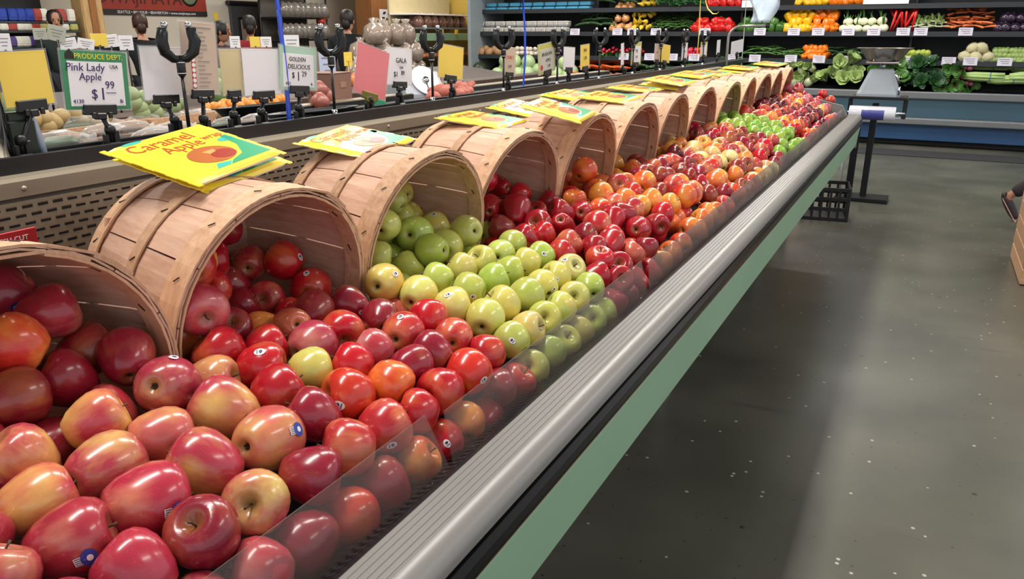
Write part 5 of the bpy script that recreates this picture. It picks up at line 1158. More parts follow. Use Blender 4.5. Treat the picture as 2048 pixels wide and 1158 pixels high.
def open_tray(label, x, y, sx, sy, h, rz, m=CRATEW, cat='tray'):
    P = on_tray(x, y, h * .5); t = thing('wooden_tray', label, cat, (P.x, P.y, tz(P.x)), (0, R(-5), rz))
    for (cx, cy, a, b_) in ((0, -sy / 2, sx, .01), (0, sy / 2, sx, .01), (-sx / 2, 0, .01, sy), (sx / 2, 0, .01, sy)): MB().box((cx, cy, h / 2), (a, b_, h)).obj('side', m, t)
    MB().box((0, 0, .006), (sx, sy, .01)).obj('bottom', m, t); return t
open_tray('brown slatted tray of tan fruit behind the Pink Lady card', 150, 236, .34, .42, .05, .1)
open_tray('brown tray of pale green fruit behind the white card', 310, 216, .30, .34, .05, .1)
to = open_tray('brown tray heaped with small orange fruit', 478, 205, .34, .44, .06, .1)
KUM = proto_ball(mat('kumquat_orange', 'd98a2b', .4, var=.15), 'small_orange', 1.1)
for i in range(40):
    q = to.matrix_basis @ Vector((rnd.uniform(-.14, .14), rnd.uniform(-.19, .19), .055 + rnd.uniform(0, .02))); place(KUM, 'small_orange', 'small orange fruit in the brown tray under the white cards', 'fruit', 'small orange fruit in the tray', q, (0, 0, 0), .022)
M_tub = mat('tub_black', '24262a', .35, var=.1)
for (x, y, a, lb) in ((520, 226, .21, 'black oval tub left of the Golden Delicious card foot'), (628, 236, .17, 'black oval tub at the foot of the second black post')):
    P = on_tray(x, y, .03)
    mb = MB().lathe([(.75, 0), (.96, .22), (1.04, .23), (1.04, .25), (.95, .25), (.72, .04), (.01, .04)], 28); mb.v = [(p[0] * .6, p[1], p[2]) for p in mb.v]
    tag(mb.obj('oval_tub', M_tub, None, (P.x, P.y, tz(P.x) + .012), (0, R(-5), 0)), lb, 'tub').scale = (a, a, a)
P = on_tray(690, 195, .0)
t = thing('cardboard_box', 'brown cardboard box behind the pink card', 'box', (P.x - .1, P.y, tz(P.x) - .01), (0, 0, .2))
MB().box((0, 0, .09), (.16, .20, .18), ch=.004).obj('carton', mat('cardboard', '7d5a4c', .7, var=.12), t); MB().box((0, 0, .181), (.165, .205, .004)).box((.081, 0, .12), (.004, .06, .03)).obj('lid_flaps', mat('cardboard_edge', '93705c', .7), t)
M_rpk = mat('red_packet', '9c5a50', .35, var=.3, vscale=10)
for i, (x, y) in enumerate([(638, 180), (650, 192), (640, 204)]):
    P = on_tray(x, y, .04); o = MB().lathe([(.02, -.9), (.6, -.8), (1, -.3), (1, .3), (.6, .85), (.02, .95)], 14, lobes=4, amp=.08).obj('wrapped_roll', M_rpk, None, P, (R(80), 0, .4)); o.scale = (.045,) * 3; tag(o, ['topmost', 'middle', 'lowest'][i] + ' of three reddish wrapped rolls beside the cardboard box', 'packet', 'reddish wrapped rolls')
P = atx(757, 192, -1.95); t = thing('green_card', 'plain green card behind the pink card', 'sign', (P.x, P.y, tz(P.x))); MB().box((0, 0, .04), (.004, .09, .075), ch=.001).obj('card', mat('green_card_paper', '2f9b70', .5), t); MB().box((-.004, 0, .015), (.012, .05, .03)).obj('foot', M_black, t)
P = on_tray(828, 190, .0)
t = thing('dial_scale', 'grey scale with a round white dial behind the Gala card', 'scale', (P.x, P.y, tz(P.x)), (0, 0, -.35))
mb = MB().prism([(-.10, 0), (.13, 0), (.13, .03), (.05, .15), (-.08, .15)], -.14, .14); mb.obj('body', mat('dial_body', 'a4a9b2', .4, var=.05), t)
Md = Matrix.Translation((.085, .02, .10)) @ Matrix.Rotation(R(58), 4, 'Y')
MB().lathe([(.001, .0), (.085, 0), (.095, .006), (.092, .014), (.084, .010), (.001, .008)], 30, M=Md).obj('dial', M_white, t)
MB().lathe([(.001, .010), (.022, .010), (.020, .022), (.001, .024)], 16, M=Md).obj('hub', M_chrome, t); MB().box((.03, 0, .013), (.06, .006, .002), M=Md).obj('needle', M_kink, t)
ROT = proto_ball(mat('red_potato', 'a9594a', .55, var=.2), 'red_potato', .85, M_stem)
for i in range(46):
    x = 858 + rnd.random() * 86; y = 200 - (x - 858) * .14 - rnd.random() * 20; P = on_tray(x, y, .04); place(ROT, 'red_potato', 'reddish potato heaped in the rear tray below the lone yellow card', 'potato', 'red potatoes in the rear tray', P, (rnd.uniform(0, 3), 0, 0), rnd.uniform(.021, .029))
for (x, y, s) in ((885, 186, .045), (922, 177, .042)):
    P = on_tray(x, y, .05); place(ROT, 'red_onion', 'large reddish bulb on top of the red potatoes, ' + ('left one' if x < 900 else 'right one'), 'onion', 'large reddish bulbs', P, (0, .3, 0), s)

# ------------------------------------------------------------------ second island farther left, with its little cards
def far(x, y, d): return CAM + ray(x, y) / FPX * d
mc = thing('second_case', 'brown-railed produce case in the next aisle', 'produce case', (-4.6, 4.2, 0))
MB().prism([(-.6, .1), (.55, .1), (.60, .98), (.60, 1.06), (.50, 1.06), (.46, 1.0), (-.5, 1.12), (-.6, 1.12)], -3.0, 4.2).obj('trough', mat('case_brown', '40342e', .5), mc)
MB().prism([(.50, 1.062), (.61, 1.062), (.625, 1.05), (.625, 1.0), (.60, .99)], -3.0, 4.2).obj('wooden_rail', mat('brown_rail', '4f3d33', .5), mc)
GM = proto_ball(mat('green_melon', '7f9a5a', .45, var=.25), 'green_melon', 1.1, W_stalk, .02)
for i in range(13): place(GM, 'green_melon', 'green melon in the case of the next aisle', 'melon', 'green melons in the next aisle', (-4.22 - (i % 2) * .20, 2.0 + i * .22, 1.13 + (i % 2) * .04), (rnd.uniform(-.5, .5), rnd.uniform(-.5, .5), 0), .088)
OG = proto_ball(mat('orange_fruit', 'd9772f', .45, var=.15), 'orange', .95, W_stalk)
for i in range(24): place(OG, 'orange', 'orange in the far case behind the third black post', 'orange', 'oranges in the next aisle', (-4.2 - (i % 3) * .10, 5.3 + (i // 3) * .16, 1.09 + (i % 3) * .02), (0, 0, 0), .05)
LBW = ['white card at the far left edge in the next aisle', 'grey card below the face of the man at far left', 'large tilted grey card in front of the man at far left', 'white card right of the tilted grey card', 'white card beside a yellow one in the next aisle', 'white card left of the dark-shirted man', 'white card directly below the dark-shirted man', 'rounded white card above the Golden Delicious card', 'small grey card left of the person in red', 'yellow card below the person in red', 'small white card right of the yellow card below the person in red', 'pale blue card behind the second black post', 'yellow card right of the wood post']
for (x, y, w_, h_, rr, m), lb in zip([(8, 85, 24, 34, 0, M_white), (80, 68, 24, 22, 0, mat('greyish_card', 'b7b9a9', .5)), (113, 67, 32, 30, -.25, mat('greyish_card', 'b7b9a9', .5)), (135, 88, 34, 22, .15, M_white), (172, 88, 30, 20, -.2, M_white), (221, 82, 28, 24, .1, M_white), (252, 86, 26, 28, 0, M_white), (583, 88, 32, 34, 0, M_white), (470, 84, 20, 22, 0, M_white), (428 + 82, 84, 20, 20, 0, M_yellow), (532, 84, 22, 20, 0, M_white), (655, 130, 34, 60, 0, mat('pale_blue_card', 'c9d0ee', .5)), (198, 80, 30, 24, 0, M_yellow)], LBW):
    P = atx(x, y, -4.25); k = depth(P) / FPX
    t = thing('shelf_card', lb, 'sign', (-4.25, P.y, 1.0), (0, 0, 0), 'cards in the next aisle')
    Mx = Matrix.Translation((0, 0, P.z - 1.0)) @ Matrix.Rotation(-.5, 4, 'Z') @ Matrix.Rotation(rr, 4, 'X')
    MB().box((0, 0, 0), (.003, w_ * k, h_ * k), M=Mx, ch=.001).obj('card', m, t)
    mb = MB()
    if m is not M_yellow:
        for q in range(3): mb.box((.0022, 0, (.22 - q * .2) * h_ * k), (.001, w_ * k * (.7 - .15 * q), h_ * k * .05), M=Mx, ch=.0002)
        stuff(mb.obj('printed_lines', M_gink, t))
    MB().tube([(0, 0, .0), (0, 0, P.z - 1.0 - h_ * k * .4)], .006, 6).obj('stem', M_black, t)

# ------------------------------------------------------------------ far left: chilled wall, post, banner, door, racks
XW = -11.0
def wq(x, y, X=XW): return atx(x, y, X)
A, B = wq(-30, 60, -10.0), wq(160, 60, -10.0)
ch_ = thing('chilled_case', 'dark chilled wall case of packaged food at far left', 'fridge', (-10.45, (A.y + B.y) / 2, 0))
L_ = B.y - A.y + .05
MB().box((-.35, 0, 1.25), (.06, L_, 2.5)).box((0, 0, 2.4), (.9, L_, .25)).box((0, 0, .3), (.9, L_, .6)).obj('cabinet', mat('fridge_dark', '272b2e', .5), ch_)
zs = [wq(80, y, -10.05).z for y in (42, 60, 92)]
for z in zs: MB().box((.05, 0, z - .02), (.75, L_, .03)).obj('shelf', mat('fridge_shelf', '45484a', .4, .3), ch_)
cols_ = {'b': ('2a46a8', 'blue carton on the upper shelf of the far left case'), 'w': ('e9e4d8', 'white pack on a shelf of the far left case'), 'r': ('b0493f', 'red and white pack in the far left case'), 'y': ('b9b76a', 'yellow-green pack in the far left case'), 'p': ('5a4a86', 'purple pack on the lower shelf of the far left case')}
for (row, h, items) in ((0, 24, [(10, 'b'), (30, 'b'), (47, 'b'), (64, 'b'), (80, 'r'), (92, 'w'), (128, 'r'), (146, 'w'), (-8, 'w')]), (1, 13, [(8, 'w'), (26, 'r'), (42, 'w'), (56, 'w'), (72, 'r'), (88, 'y'), (130, 'w'), (148, 'y')]), (2, 20, [(20, 'p'), (34, 'w'), (48, 'w'), (62, 'p'), (76, 'r'), (92, 'w'), (110, 'p'), (130, 'w')])):
    for x, c in items:
        P = wq(x, 60, -10.05); hh = h * depth(P) / FPX; m = mat('pack_' + {'b': 'blue', 'w': 'white', 'r': 'red', 'y': 'lime', 'p': 'purple'}[c], cols_[c][0], .4, var=.25, vscale=6)
        mb = MB().box((0, 0, hh / 2), (.12, .105, hh)).box((.062, 0, hh * .5), (.004, .08, hh * .4)); tag(mb.obj('food_pack', m, None, (-10.08, P.y, zs[row] - .005)), cols_[c][1], 'pack', 'packs in the far left case: ' + c.replace('b', 'blue').replace('w', 'white').replace('r', 'red').replace('y', 'lime').replace('p', 'purple'))
P = wq(178, 40, -10.2); d_ = depth(P) / FPX
t = thing('wood_post', 'tan wooden post from floor to ceiling at far left', 'post', (-10.2, P.y, 0))
MB().box((0, 0, CEIL / 2), (.24, 34 * d_ / .75, CEIL), ch=.02).obj('shaft', POSTW, t)
MB().box((.125, .0, 1.7), (.02, .10, .9)).obj('brown_panel', PILW, t)
P = wq(196, 55, -10.15); tag(MB().tube([(0, 0, 0), (0, 0, .30)], .035, 12).lathe([(.03, .30), (.02, .34), (.001, .35)], 12).obj('blue_tube', mat('tube_blue', '2f5fae', .35), None, P - Vector((0, 0, .16))), 'blue tube standing against the wooden post', 'tube')
C1, C2 = wq(203, 28), wq(413, 34)
BW = C2.y - C1.y; zb = (C1.z + C2.z) / 2; BH = .85
t = thing('banner', 'red store banner with a black lower strip on the cream wall', 'banner', (XW + .02, (C1.y + C2.y) / 2, zb))
MB().box((0, 0, BH / 2), (.012, BW, BH), ch=.003).obj('cloth', mat('banner_red', '9a3220', .6, var=.1), t)
bs = (C1 - wq(203, 17)).length
MB().box((.0075, 0, bs / 2), (.004, BW, bs), ch=.001).obj('black_strip', M_kink, t)
Mb = lambda y, z: Matrix.Translation((.011, y, z)) @ Matrix(((0, 0, 1, 0), (1, 0, 0, 0), (0, 1, 0, 0), (0, 0, 0, 1)))
text('SEATTLE • BELLEVUE • BEAVERTON • www.uwajimaya.com', .058, M_white, t, Mb(0, bs * .5))
text('UWAJIMAYA', .27, mat('banner_ink', '4a1a14', .6), t, Mb(-.28, bs + .17))
MB().lathe([(.001, 0), (.17, 0), (.17, .004), (.001, .004)], 28, M=Matrix.Translation((.006, BW * .33, bs + .24)) @ Matrix.Rotation(R(90), 4, 'Y')).obj('round_emblem', M_kink, t)
MB().lathe([(.12, 0), (.14, 0), (.14, .006), (.12, .006)], 28, M=Matrix.Translation((.006, BW * .33, bs + .24)) @ Matrix.Rotation(R(90), 4, 'Y')).obj('emblem_ring', mat('emblem_green', '6d7a5c', .6), t)
D1, D2 = wq(455, 9), wq(552, 12)
o = MB().box((XW + .03, (D1.y + D2.y) / 2, D1.z / 2), (.05, D2.y - D1.y, D1.z)).obj('door_1', mat('door_grey', '4c4c4f', .5)); o['kind'] = 'structure'
for s in (.28, .70):
    y = D1.y + (D2.y - D1.y) * s; fr = MB()
    for (cy, cz, a, b_) in ((0, .24, .34, .04), (0, -.24, .34, .04), (-.16, 0, .04, .5), (.16, 0, .04, .5)): fr.box((XW + .065, y + cy, 1.5 + cz), (.03, a, b_))
    f_ = fr.obj('window_frame', M_black, o); MB().box((XW + .062, y, 1.5), (.008, .30, .46)).obj('pane', mat('door_pane', '9a968c', .2), f_)
MB().box((XW + .06, (D1.y + D2.y) / 2, D1.z + .03), (.09, D2.y - D1.y + .12, .07)).obj('door_head', M_black, o)
P = wq(431, 33); tag(MB().box((0, 0, 0), (.01, .10, .12)).box((.006, 0, .0), (.003, .07, .05)).obj('notice', M_yellow, None, (XW + .01, P.y, P.z)), 'small yellow notice on the cream wall left of the grey door', 'notice')
# mustard wall section and wooden pillar with papers
Y_m = wq(712, 40).y
structure('wall_side', MB().box((XW + .04, (Y_m + 14.3) / 2, CEIL / 2), (.06, 14.3 - Y_m, CEIL), ch=.002), M_yelwall)
XP = -9.6
A, B = wq(745, 40, XP), wq(834, 40, XP)
pt = thing('wooden_pillar', 'brown wooden pillar covered with notices', 'pillar', (XP, (A.y + B.y) / 2, 0))
pw = B.y - A.y
MB().box((-.20, 0, CEIL / 2), (.40, pw, CEIL), ch=.01).obj('shaft', PILW, pt); MB().box((.006, pw * .04, CEIL / 2), (.02, .05, CEIL)).obj('corner_bead', POSTW, pt)
def paper(x, y, w_, h_, m, lb, X=XP, marks=4, seed=0):
    P = wq(x, y, X); k = depth(P) / FPX; r_ = random.Random(seed)
    t = thing('notice', lb, 'notice', (X + .012, P.y, P.z)); MB().box((0, 0, 0), (.004, w_ * k / .75, h_ * k), ch=.001).obj('sheet', m, t)
    mb = MB()
    for q in range(marks): mb.box((.003, r_.uniform(-.35, .35) * w_ * k, r_.uniform(-.38, .38) * h_ * k), (.001, w_ * k * r_.uniform(.12, .25), h_ * k * r_.uniform(.06, .14)), ch=.0002)
    stuff(mb.obj('printed_marks', M_kink, t))
paper(773, 37, 36, 34, M_white, 'white notice with dark pictures on the pillar, upper one', seed=1, marks=6); paper(772, 70, 36, 30, M_white, 'white notice on the pillar below the picture notice', seed=2, marks=2)
paper(816, 45, 18, 40, mat('brown_paper', '9c8a78', .6), 'tall brownish notice on the right of the pillar', seed=3, marks=7); paper(816, 82, 18, 32, mat('brown_paper', '9c8a78', .6), 'brownish notice low on the right of the pillar', seed=4, marks=6)
# dried-food shelf right of the pillar
XS = -8.3
A, B = wq(842, 50, XS), wq(941, 50, XS)
sh = thing('snack_shelf', 'green-fronted shelf of bagged dried food by the mustard wall', 'shelf', (XS - .3, (A.y + B.y) / 2, 0)); sl = B.y - A.y + .3
zt, zg = wq(890, 57, XS).z, wq(890, 74, XS).z
MB().box((-.3, 0, 1.1), (.05, sl, 2.2)).obj('back', mat('shelf_cream', 'bcae86', .6), sh); MB().box((0, 0, zt), (.62, sl, .03)).obj('upper_board', M_greyrim, sh); MB().box((.30, 0, zg), (.03, sl, .13)).obj('green_band', M_green, sh)
MB().box((.0, 0, wq(890, 30, XS).z), (.62, sl, .025)).obj('top_board', M_white, sh)
for y in (108, 135, 162): MB().box((0, 0, wq(890, y + 8, XS).z), (.62, sl, .03)).obj('lower_board', M_blackm, sh)
SB = [('', MB().lathe([(.02, -1), (.75, -.95), (.85, -.3), (.7, .4), (.3, .75), (.42, 1.0), (.02, 1.0)], 12, lobes=4, amp=.08).mesh('snack_bag', mat('snack_bag', '8a6152', .25, var=.45, vscale=5, coat=.5)))]
for k in range(14): place(SB, 'snack_bag', 'brownish bag of dried food on the shelf by the mustard wall', 'bag', 'snack bags on the shelf', (XS - .10 - .2 * (k % 2), A.y + (B.y - A.y) * (k + .5) / 14, zt + .14), (0, 0, rnd.uniform(0, 6)), .125)
for k, x in enumerate((848, 883, 912, 938)): P = wq(x, 64, XS + .02); tag(MB().box((0, 0, 0), (.006, .11, .09)).box((.004, 0, 0), (.002, .05, .03)).obj('shelf_tag', M_yellow, None, (XS + .03, P.y, P.z)), 'yellow tag on the snack shelf, ' + NTH[k] + ' from the pillar', 'price tag', 'yellow tags on the snack shelf')
PK_ = [('', MB().lathe([(.02, -.5), (.9, -.45), (1, 0), (.8, .4), (.02, .5)], 12, lobes=3, amp=.1).mesh('orange_pack', mat('orange_pack', 'c9764a', .35, var=.4, vscale=6)))]
for y in (108, 135):
    for k in range(9): P = wq(848 + k * 11, y, XS - .05); place(PK_, 'orange_pack', 'orange pack on the dark ' + ('upper' if y < 120 else 'lower') + ' board below the green band', 'pack', 'orange packs below the green band', (P.x - .05, P.y, wq(890, y + 8, XS).z + .06), (0, 0, k), .085)
# rack of hanging bags left of the mustard wall, and the heap of bags in front
XR = -9.8
A, B = wq(560, 40, XR), wq(650, 40, XR)
rk = thing('bag_rack', 'black wire rack of hanging goods beside the grey door', 'rack', (XR - .2, (A.y + B.y) / 2, 0)); rl = B.y - A.y
for z in (wq(600, 36, XR).z, wq(600, 80, XR).z, .4, 2.35): MB().box((0, 0, z), (.5, rl, .03)).obj('shelf', M_blackm, rk)
for s in (-1, 1):
    for q in (-1, 1): MB().tube([(q * .24, s * rl / 2, 0), (q * .24, s * rl / 2, 2.4)], .018, 8).obj('upright', M_blackm, rk)
MB().box((-.25, 0, 1.2), (.02, rl, 2.3)).obj('back', mat('rack_back', '55504b', .6), rk)
HB = [('', MB().lathe([(.02, -1), (.8, -.9), (.85, 0), (.6, .7), (.15, .95), (.02, 1)], 12, lobes=3, amp=.1).mesh('hanging_bag', mat('hanging_bag', '6f6862', .3, var=.5, vscale=4, coat=.4)))]
for z_, yy_ in ((wq(600, 36, XR).z + .13, 0), (wq(600, 80, XR).z + .15, 1)):
    for k in range(8): place(HB, 'hanging_bag', 'greyish bag on the ' + ('lower' if yy_ else 'upper') + ' shelf of the black rack', 'bag', 'bags on the black rack', (XR + .02, A.y + rl * (k + .5) / 8, z_), (0, 0, k * 1.3), .13)
for i, (x, y, c) in enumerate(((640, 26, 'e06a2a'), (646, 34, 'd9582a'), (641, 42, 'b3342a'))): P = wq(x, y, XR); tag(MB().lathe([(.02, -.05), (.07, -.05), (.08, 0), (.06, .05), (.02, .055)], 12).obj('orange_packet', mat('rack_orange_%s' % 'abc'[i], c, .4), None, P), ['upper orange packet at the right end of the black rack', 'middle orange packet at the right end of the black rack', 'red packet at the right end of the black rack'][i], 'packet')
XH = -5.5
A = wq(745, 128, XH)
ht = thing('display_table', 'low wooden table heaped with clear bags behind the pink card', 'table', (XH, A.y, 0)); MB().box((0, 0, .98), (.9, 1.3, .05)).obj('table_top', POSTW, ht)
for s in (-1, 1):
    for q in (-1, 1): MB().box((s * .4, q * .6, .48), (.06, .06, .96)).obj('leg', POSTW, ht)
CB = [('', MB().lathe([(.02, -1), (.7, -.95), (.9, -.3), (.75, .4), (.25, .75), (.4, 1.0), (.02, 1.0)], 12, lobes=5, amp=.09).mesh('clear_bag', mat('clear_bag_goods', '97877a', .2, var=.5, vscale=4, coat=.6)))]
for l in range(3):
    for k in range(6 - l): place(CB, 'clear_bag', f"clear bag of pale goods behind the pink card, {NTH[k]} along, {['bottom', 'middle', 'top'][l]} layer", 'bag', 'clear bags heaped on the table', (XH + .2 + rnd.uniform(-.1, .1), A.y - .5 + (k + l * .5) * .2, 1.13 + l * .19), (rnd.uniform(-.2, .2), rnd.uniform(-.2, .2), k), .13)
P = wq(696, 118, XH + .40); tag(MB().box((0, 0, 0), (.006, .12, .13)).box((.004, 0, 0), (.002, .07, .04)).box((0, 0, -(P.z - 1.0) / 2), (.006, .01, P.z - 1.0)).obj('shelf_tag', M_yellow, None, P), 'yellow tag at the left of the heap of clear bags', 'price tag')

# ------------------------------------------------------------------ people
def skin(name, pts, edges, mt, parent, root, sub=2):
    keys = list(pts); me = bpy.data.meshes.new(name); me.from_pydata([pts[k][0] for k in keys], [(keys.index(a), keys.index(b)) for a, b in edges], [])
    o = bpy.data.objects.new(name, me); COL.objects.link(o); sm = o.modifiers.new('s', 'SKIN'); sm.use_smooth_shade = True
    for i, k in enumerate(keys):
        v = me.skin_vertices[0].data[i]; r_ = pts[k][1]; v.radius = r_ if isinstance(r_, tuple) else (r_, r_); v.use_root = (k == root)
    ss = o.modifiers.new('d', 'SUBSURF'); ss.levels = ss.render_levels = sub
    bpy.context.view_layer.update(); dg = bpy.context.evaluated_depsgraph_get()
    m2 = bpy.data.meshes.new_from_object(o.evaluated_get(dg)); m2.name = name; m2.materials.clear(); m2.materials.append(mt)
    m2.polygons.foreach_set('use_smooth', [True] * len(m2.polygons))
    bpy.data.objects.remove(o); bpy.data.meshes.remove(me); return obj(name, m2, parent)
def person(label, loc, heading, H, shirt, pants, hair, skinm, pose=None, long_hair=False, shoes=None):
    t = thing('person', label, 'person', loc, (0, 0, heading)); k = H / 1.75      # local: x right, y forward
    J = dict(pel=(0, 0, .95), sp=(0, .0, 1.15), ch=(0, .0, 1.34), nb=(0, -.01, 1.47), hd=(0, .015, 1.56))
    for s, n in ((-1, 'l'), (1, 'r')):
        J.update({'sh' + n: (s * .185, 0, 1.41), 'el' + n: (s * .23, -.02, 1.12), 'wr' + n: (s * .24, .06, .88), 'hp' + n: (s * .095, 0, .92), 'kn' + n: (s * .10, .01, .50), 'an' + n: (s * .10, -.02, .09), 'to' + n: (s * .11, .16, .045)})
    if pose: J.update(pose)
    V = {n: Vector(p) * k for n, p in J.items()}
    # body: one continuous skin surface
    P = {n: (V[n], r_ * k) for n, r_ in dict(pel=.095, sp=.085, ch=.095, nb=.050, hd=.05, shl=.045, shr=.045, ell=.036, elr=.036, wrl=.027, wrr=.027, hpl=.07, hpr=.07, knl=.05, knr=.05, anl=.034, anr=.036, tol=.03, tor=.03).items()}
    E_ = [('pel', 'sp'), ('sp', 'ch'), ('ch', 'nb'), ('nb', 'hd')]
    for n in 'lr':
        E_ += [('ch', 'sh' + n), ('sh' + n, 'el' + n), ('el' + n, 'wr' + n), ('pel', 'hp' + n), ('hp' + n, 'kn' + n), ('kn' + n, 'an' + n), ('an' + n, 'to' + n)]
        d = (V['wr' + n] - V['el' + n]).normalized(); side = Vector((0, 1, 0)) - d * d.y; side = side.normalized(); nrm = d.cross(side)
        pm = V['wr' + n] + d * .075 * k; P['pm' + n] = (pm, .024 * k); E_.append(('wr' + n, 'pm' + n))
        for q, (off, ln) in enumerate(((.030, .068), (.010, .078), (-.010, .072), (-.029, .055))):
            a, b_ = 'f%d%s' % (q, n), 'g%d%s' % (q, n)
            P[a] = (pm + side * off * k + d * (.02 + ln * .5) * k, .0085 * k); P[b_] = (pm + side * off * k + d * (.02 + ln) * k + nrm * .014 * k, .007 * k); E_ += [('pm' + n, a), (a, b_)]
        P['th' + n] = (V['wr' + n] + d * .05 * k + side * .045 * k, .010 * k); P['tt' + n] = (V['wr' + n] + d * .085 * k + side * .058 * k, .008 * k); E_ += [('wr' + n, 'th' + n), ('th' + n, 'tt' + n)]
    skin('body', P, E_, skinm, t, 'pel', 1)
    hc = V['hd'] + Vector((0, .015, .075)) * k
    prof = [(.02, -.125), (.045, -.115), (.060, -.08), (.070, -.03), (.078, .03), (.076, .08), (.055, .118), (.02, .132)]
    mb = MB().lathe([(r_ * k, z * k) for r_, z in prof], 18); mb.v = [(x, y * 1.2, z) for x, y, z in mb.v]
    mb.tube([(0, .085 * k, .02 * k), (0, .108 * k, -.022 * k), (0, .090 * k, -.034 * k)], [.008 * k, .015 * k, .010 * k], 8)
    for s in (-1, 1): mb.lathe([(.001, -.03 * k), (.012 * k, -.02 * k), (.016 * k, .005 * k), (.010 * k, .03 * k), (.001, .034 * k)], 8, M=Matrix.Translation((s * .078 * k, -.005 * k, -.01 * k)))
    hd = mb.obj('head', skinm, t, hc)
    for s in (-1, 1):
        MB().lathe([(.001, .009 * k), (.007 * k, .006 * k), (.010 * k, 0), (.001, -.008 * k)], 8, M=Matrix.Translation((s * .030 * k, .083 * k, .012 * k)) @ Matrix.Rotation(R(-90), 4, 'X')).obj('eye', mat('eye_dark', '241c1a', .2), hd)
        MB().box((s * .030 * k, .086 * k, .032 * k), (.034 * k, .012 * k, .007 * k)).obj('eyebrow', hair, hd)
    MB().box((0, .086 * k, -.066 * k), (.044 * k, .012 * k, .010 * k)).obj('mouth', mat('lip_tone', '9c5a50', .5), hd)
    hb = MB().lathe([(.080 * k, -.03 * k), (.090 * k, .02 * k), (.088 * k, .075 * k), (.066 * k, .125 * k), (.02 * k, .146 * k)], 18); hb.v = [(x, min(y * 1.2 - .012 * k, .072 * k + .5 * max(0, z - .06 * k)), z) for x, y, z in hb.v]
    if long_hair: hb.tube([(0, -.055 * k, .05 * k), (0, -.085 * k, -.08 * k), (0, -.08 * k, -.24 * k)], [.06 * k, .075 * k, .05 * k], 12)
    else: hb.tube([(0, -.06 * k, .04 * k), (0, -.072 * k, -.05 * k), (0, -.06 * k, -.085 * k)], [.055 * k, .058 * k, .045 * k], 12)
    hb.obj('hair', hair, hd)
    S = {n: (V[n], r_) for n, r_ in (('pel', .14 * k), ('sp', .135 * k), ('ch', .145 * k), ('nb', .075 * k), ('shl', .085 * k), ('shr', .085 * k), ('ell', .062 * k), ('elr', .062 * k))}
    for n in 'lr': S['wr' + n] = (V['el' + n].lerp(V['wr' + n], .90), .046 * k)
    S['nb'] = (V['ch'].lerp(V['nb'], .72), (.08 * k))
    skin('shirt', S, [('pel', 'sp'), ('sp', 'ch'), ('ch', 'nb')] + [e for n in 'lr' for e in (('ch', 'sh' + n), ('sh' + n, 'el' + n), ('el' + n, 'wr' + n))], shirt, t, 'pel')
    T = {n: (V[n], r_ * k) for n, r_ in dict(hpl=.10, hpr=.10, knl=.073, knr=.073).items()}; T['pel'] = (V['pel'], .14 * k)
    for n in 'lr': T['an' + n] = (V['kn' + n].lerp(V['an' + n], .92), .058 * k)
    skin('trousers', T, [e for n in 'lr' for e in (('pel', 'hp' + n), ('hp' + n, 'kn' + n), ('kn' + n, 'an' + n))], pants, t, 'pel')
    for n in 'lr':
        a, b_ = V['an' + n], V['to' + n]; d = (b_ - a).normalized(); up = Vector((0, 0, 1))
        heel = a - d * .055 * k - up * .03 * k
        o = skin('shoe', {'h': (heel, (.040 * k, .042 * k)), 'm': (a.lerp(b_, .55) - up * .008 * k, (.044 * k, .044 * k)), 't': (b_ + d * .04 * k, (.046 * k, .030 * k)), 'k': (a + up * .012 * k, .044 * k)}, [('h', 'm'), ('m', 't'), ('h', 'k')], shoes or M_black, t, 'm')
        sl = MB(); sd = d.cross(Vector((0, 0, 1))).normalized() * .040 * k
        q = [heel - up * .036 * k, a.lerp(b_, .55) - up * .045 * k, b_ + d * .06 * k - up * .022 * k]
        V_ = []
        for c in q: V_ += [c - sd, c + sd, c + sd + up * .014 * k, c - sd + up * .014 * k]
        sl.add(V_, [[0, 1, 2, 3], [11, 10, 9, 8]] + [[i * 4 + j, i * 4 + (j + 1) % 4, i * 4 + 4 + (j + 1) % 4, i * 4 + 4 + j] for i in range(2) for j in range(4)]).obj('sole', mat('sole_pinkish', 'c49a94', .6), o)
    return t
SK1 = mat('skin_warm', 'b98468', .5, var=.06); SK2 = mat('skin_tan', 'a8745a', .5, var=.06); HR = mat('hair_dark', '1d1613', .5, var=.3, vscale=40); HRB = mat('hair_brown', '3a2118', .5, var=.3, vscale=40)
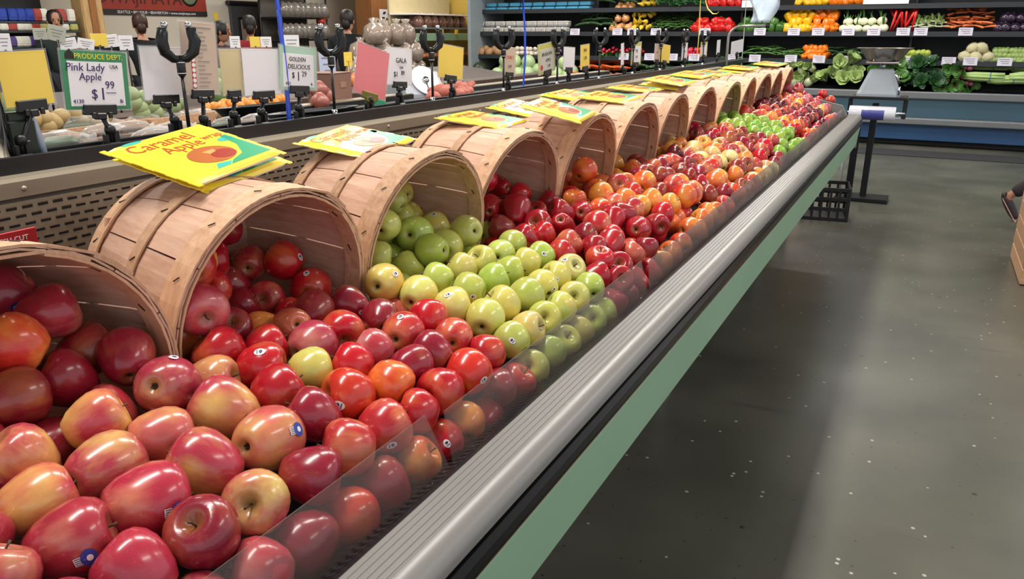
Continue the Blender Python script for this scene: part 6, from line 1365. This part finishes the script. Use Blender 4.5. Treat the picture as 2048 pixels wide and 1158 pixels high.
C_blk = mat('cloth_black', '14171d', .85, var=.2); C_navy = mat('cloth_navy', '1b2233', .85, var=.2); C_red = mat('cloth_red', '9c2431', .8, var=.2); C_dk = mat('trouser_dark', '24252b', .85, var=.2); C_gn = mat('cloth_dark_green', '1f2b27', .85, var=.2); C_pl = mat('cloth_plum', '3a2730', .85, var=.2)
def stand(x, ytop, d, H):
    P = far(x, ytop, d); return (P.x, P.y, 0)
def hz(x, ytop, d): return max(1.55, min(1.86, far(x, ytop, d).z))
person('man with dark hair facing the shopper side behind the tilted grey card', stand(106, 24, 9.6, 0), R(-115), hz(106, 24, 9.6), C_gn, C_dk, HR, SK1)
person('person in a black top with brown hair reaching left below the banner', stand(278, 30, 9.2, 0), R(60), hz(278, 30, 9.2), C_blk, C_dk, HRB, SK1, {'ell': (-.36, .16, 1.34), 'wrl': (-.58, .30, 1.36)})
person('dark-haired person behind the tall beige sheet', stand(438, 46, 9.4, 0), R(-60), hz(438, 46, 9.4), C_pl, C_dk, HR, SK2, {'elr': (.26, .14, 1.18), 'wrr': (.16, .36, 1.30)}, True)
pr_ = person('person in a red top before the grey door', stand(497, 34, 9.8, 0), R(48), hz(497, 34, 9.8), C_red, C_dk, HR, SK2)
person('man in black with short dark hair seen from behind, right of the rack', stand(692, 23, 9.8, 0), R(20), hz(692, 23, 9.8), C_blk, C_dk, HR, SK1, {'elr': (.24, .10, 1.16), 'wrr': (.14, .34, 1.12)})
SHP = atz(2014, 436, 0)
person('person in dark clothes walking past the wooden crate, one heel raised', (SHP.x + .43, SHP.y, 0), R(-90), 1.72, C_pl, mat('trouser_plum', '2e2529', .85, var=.25), HR, SK2,
    {'hpr': (.095, .0, .92), 'knr': (.10, -.10, .50), 'anr': (.10, -.48, .20), 'tor': (.11, -.40, .05), 'hpl': (-.095, .02, .92), 'knl': (-.10, .24, .52), 'anl': (-.10, .30, .10), 'tol': (-.11, .47, .06), 'ell': (-.25, -.12, 1.14), 'wrl': (-.25, -.16, .90), 'elr': (.25, .08, 1.14), 'wrr': (.24, .24, .95)}, shoes=mat('shoe_plum', '2d2227', .5))
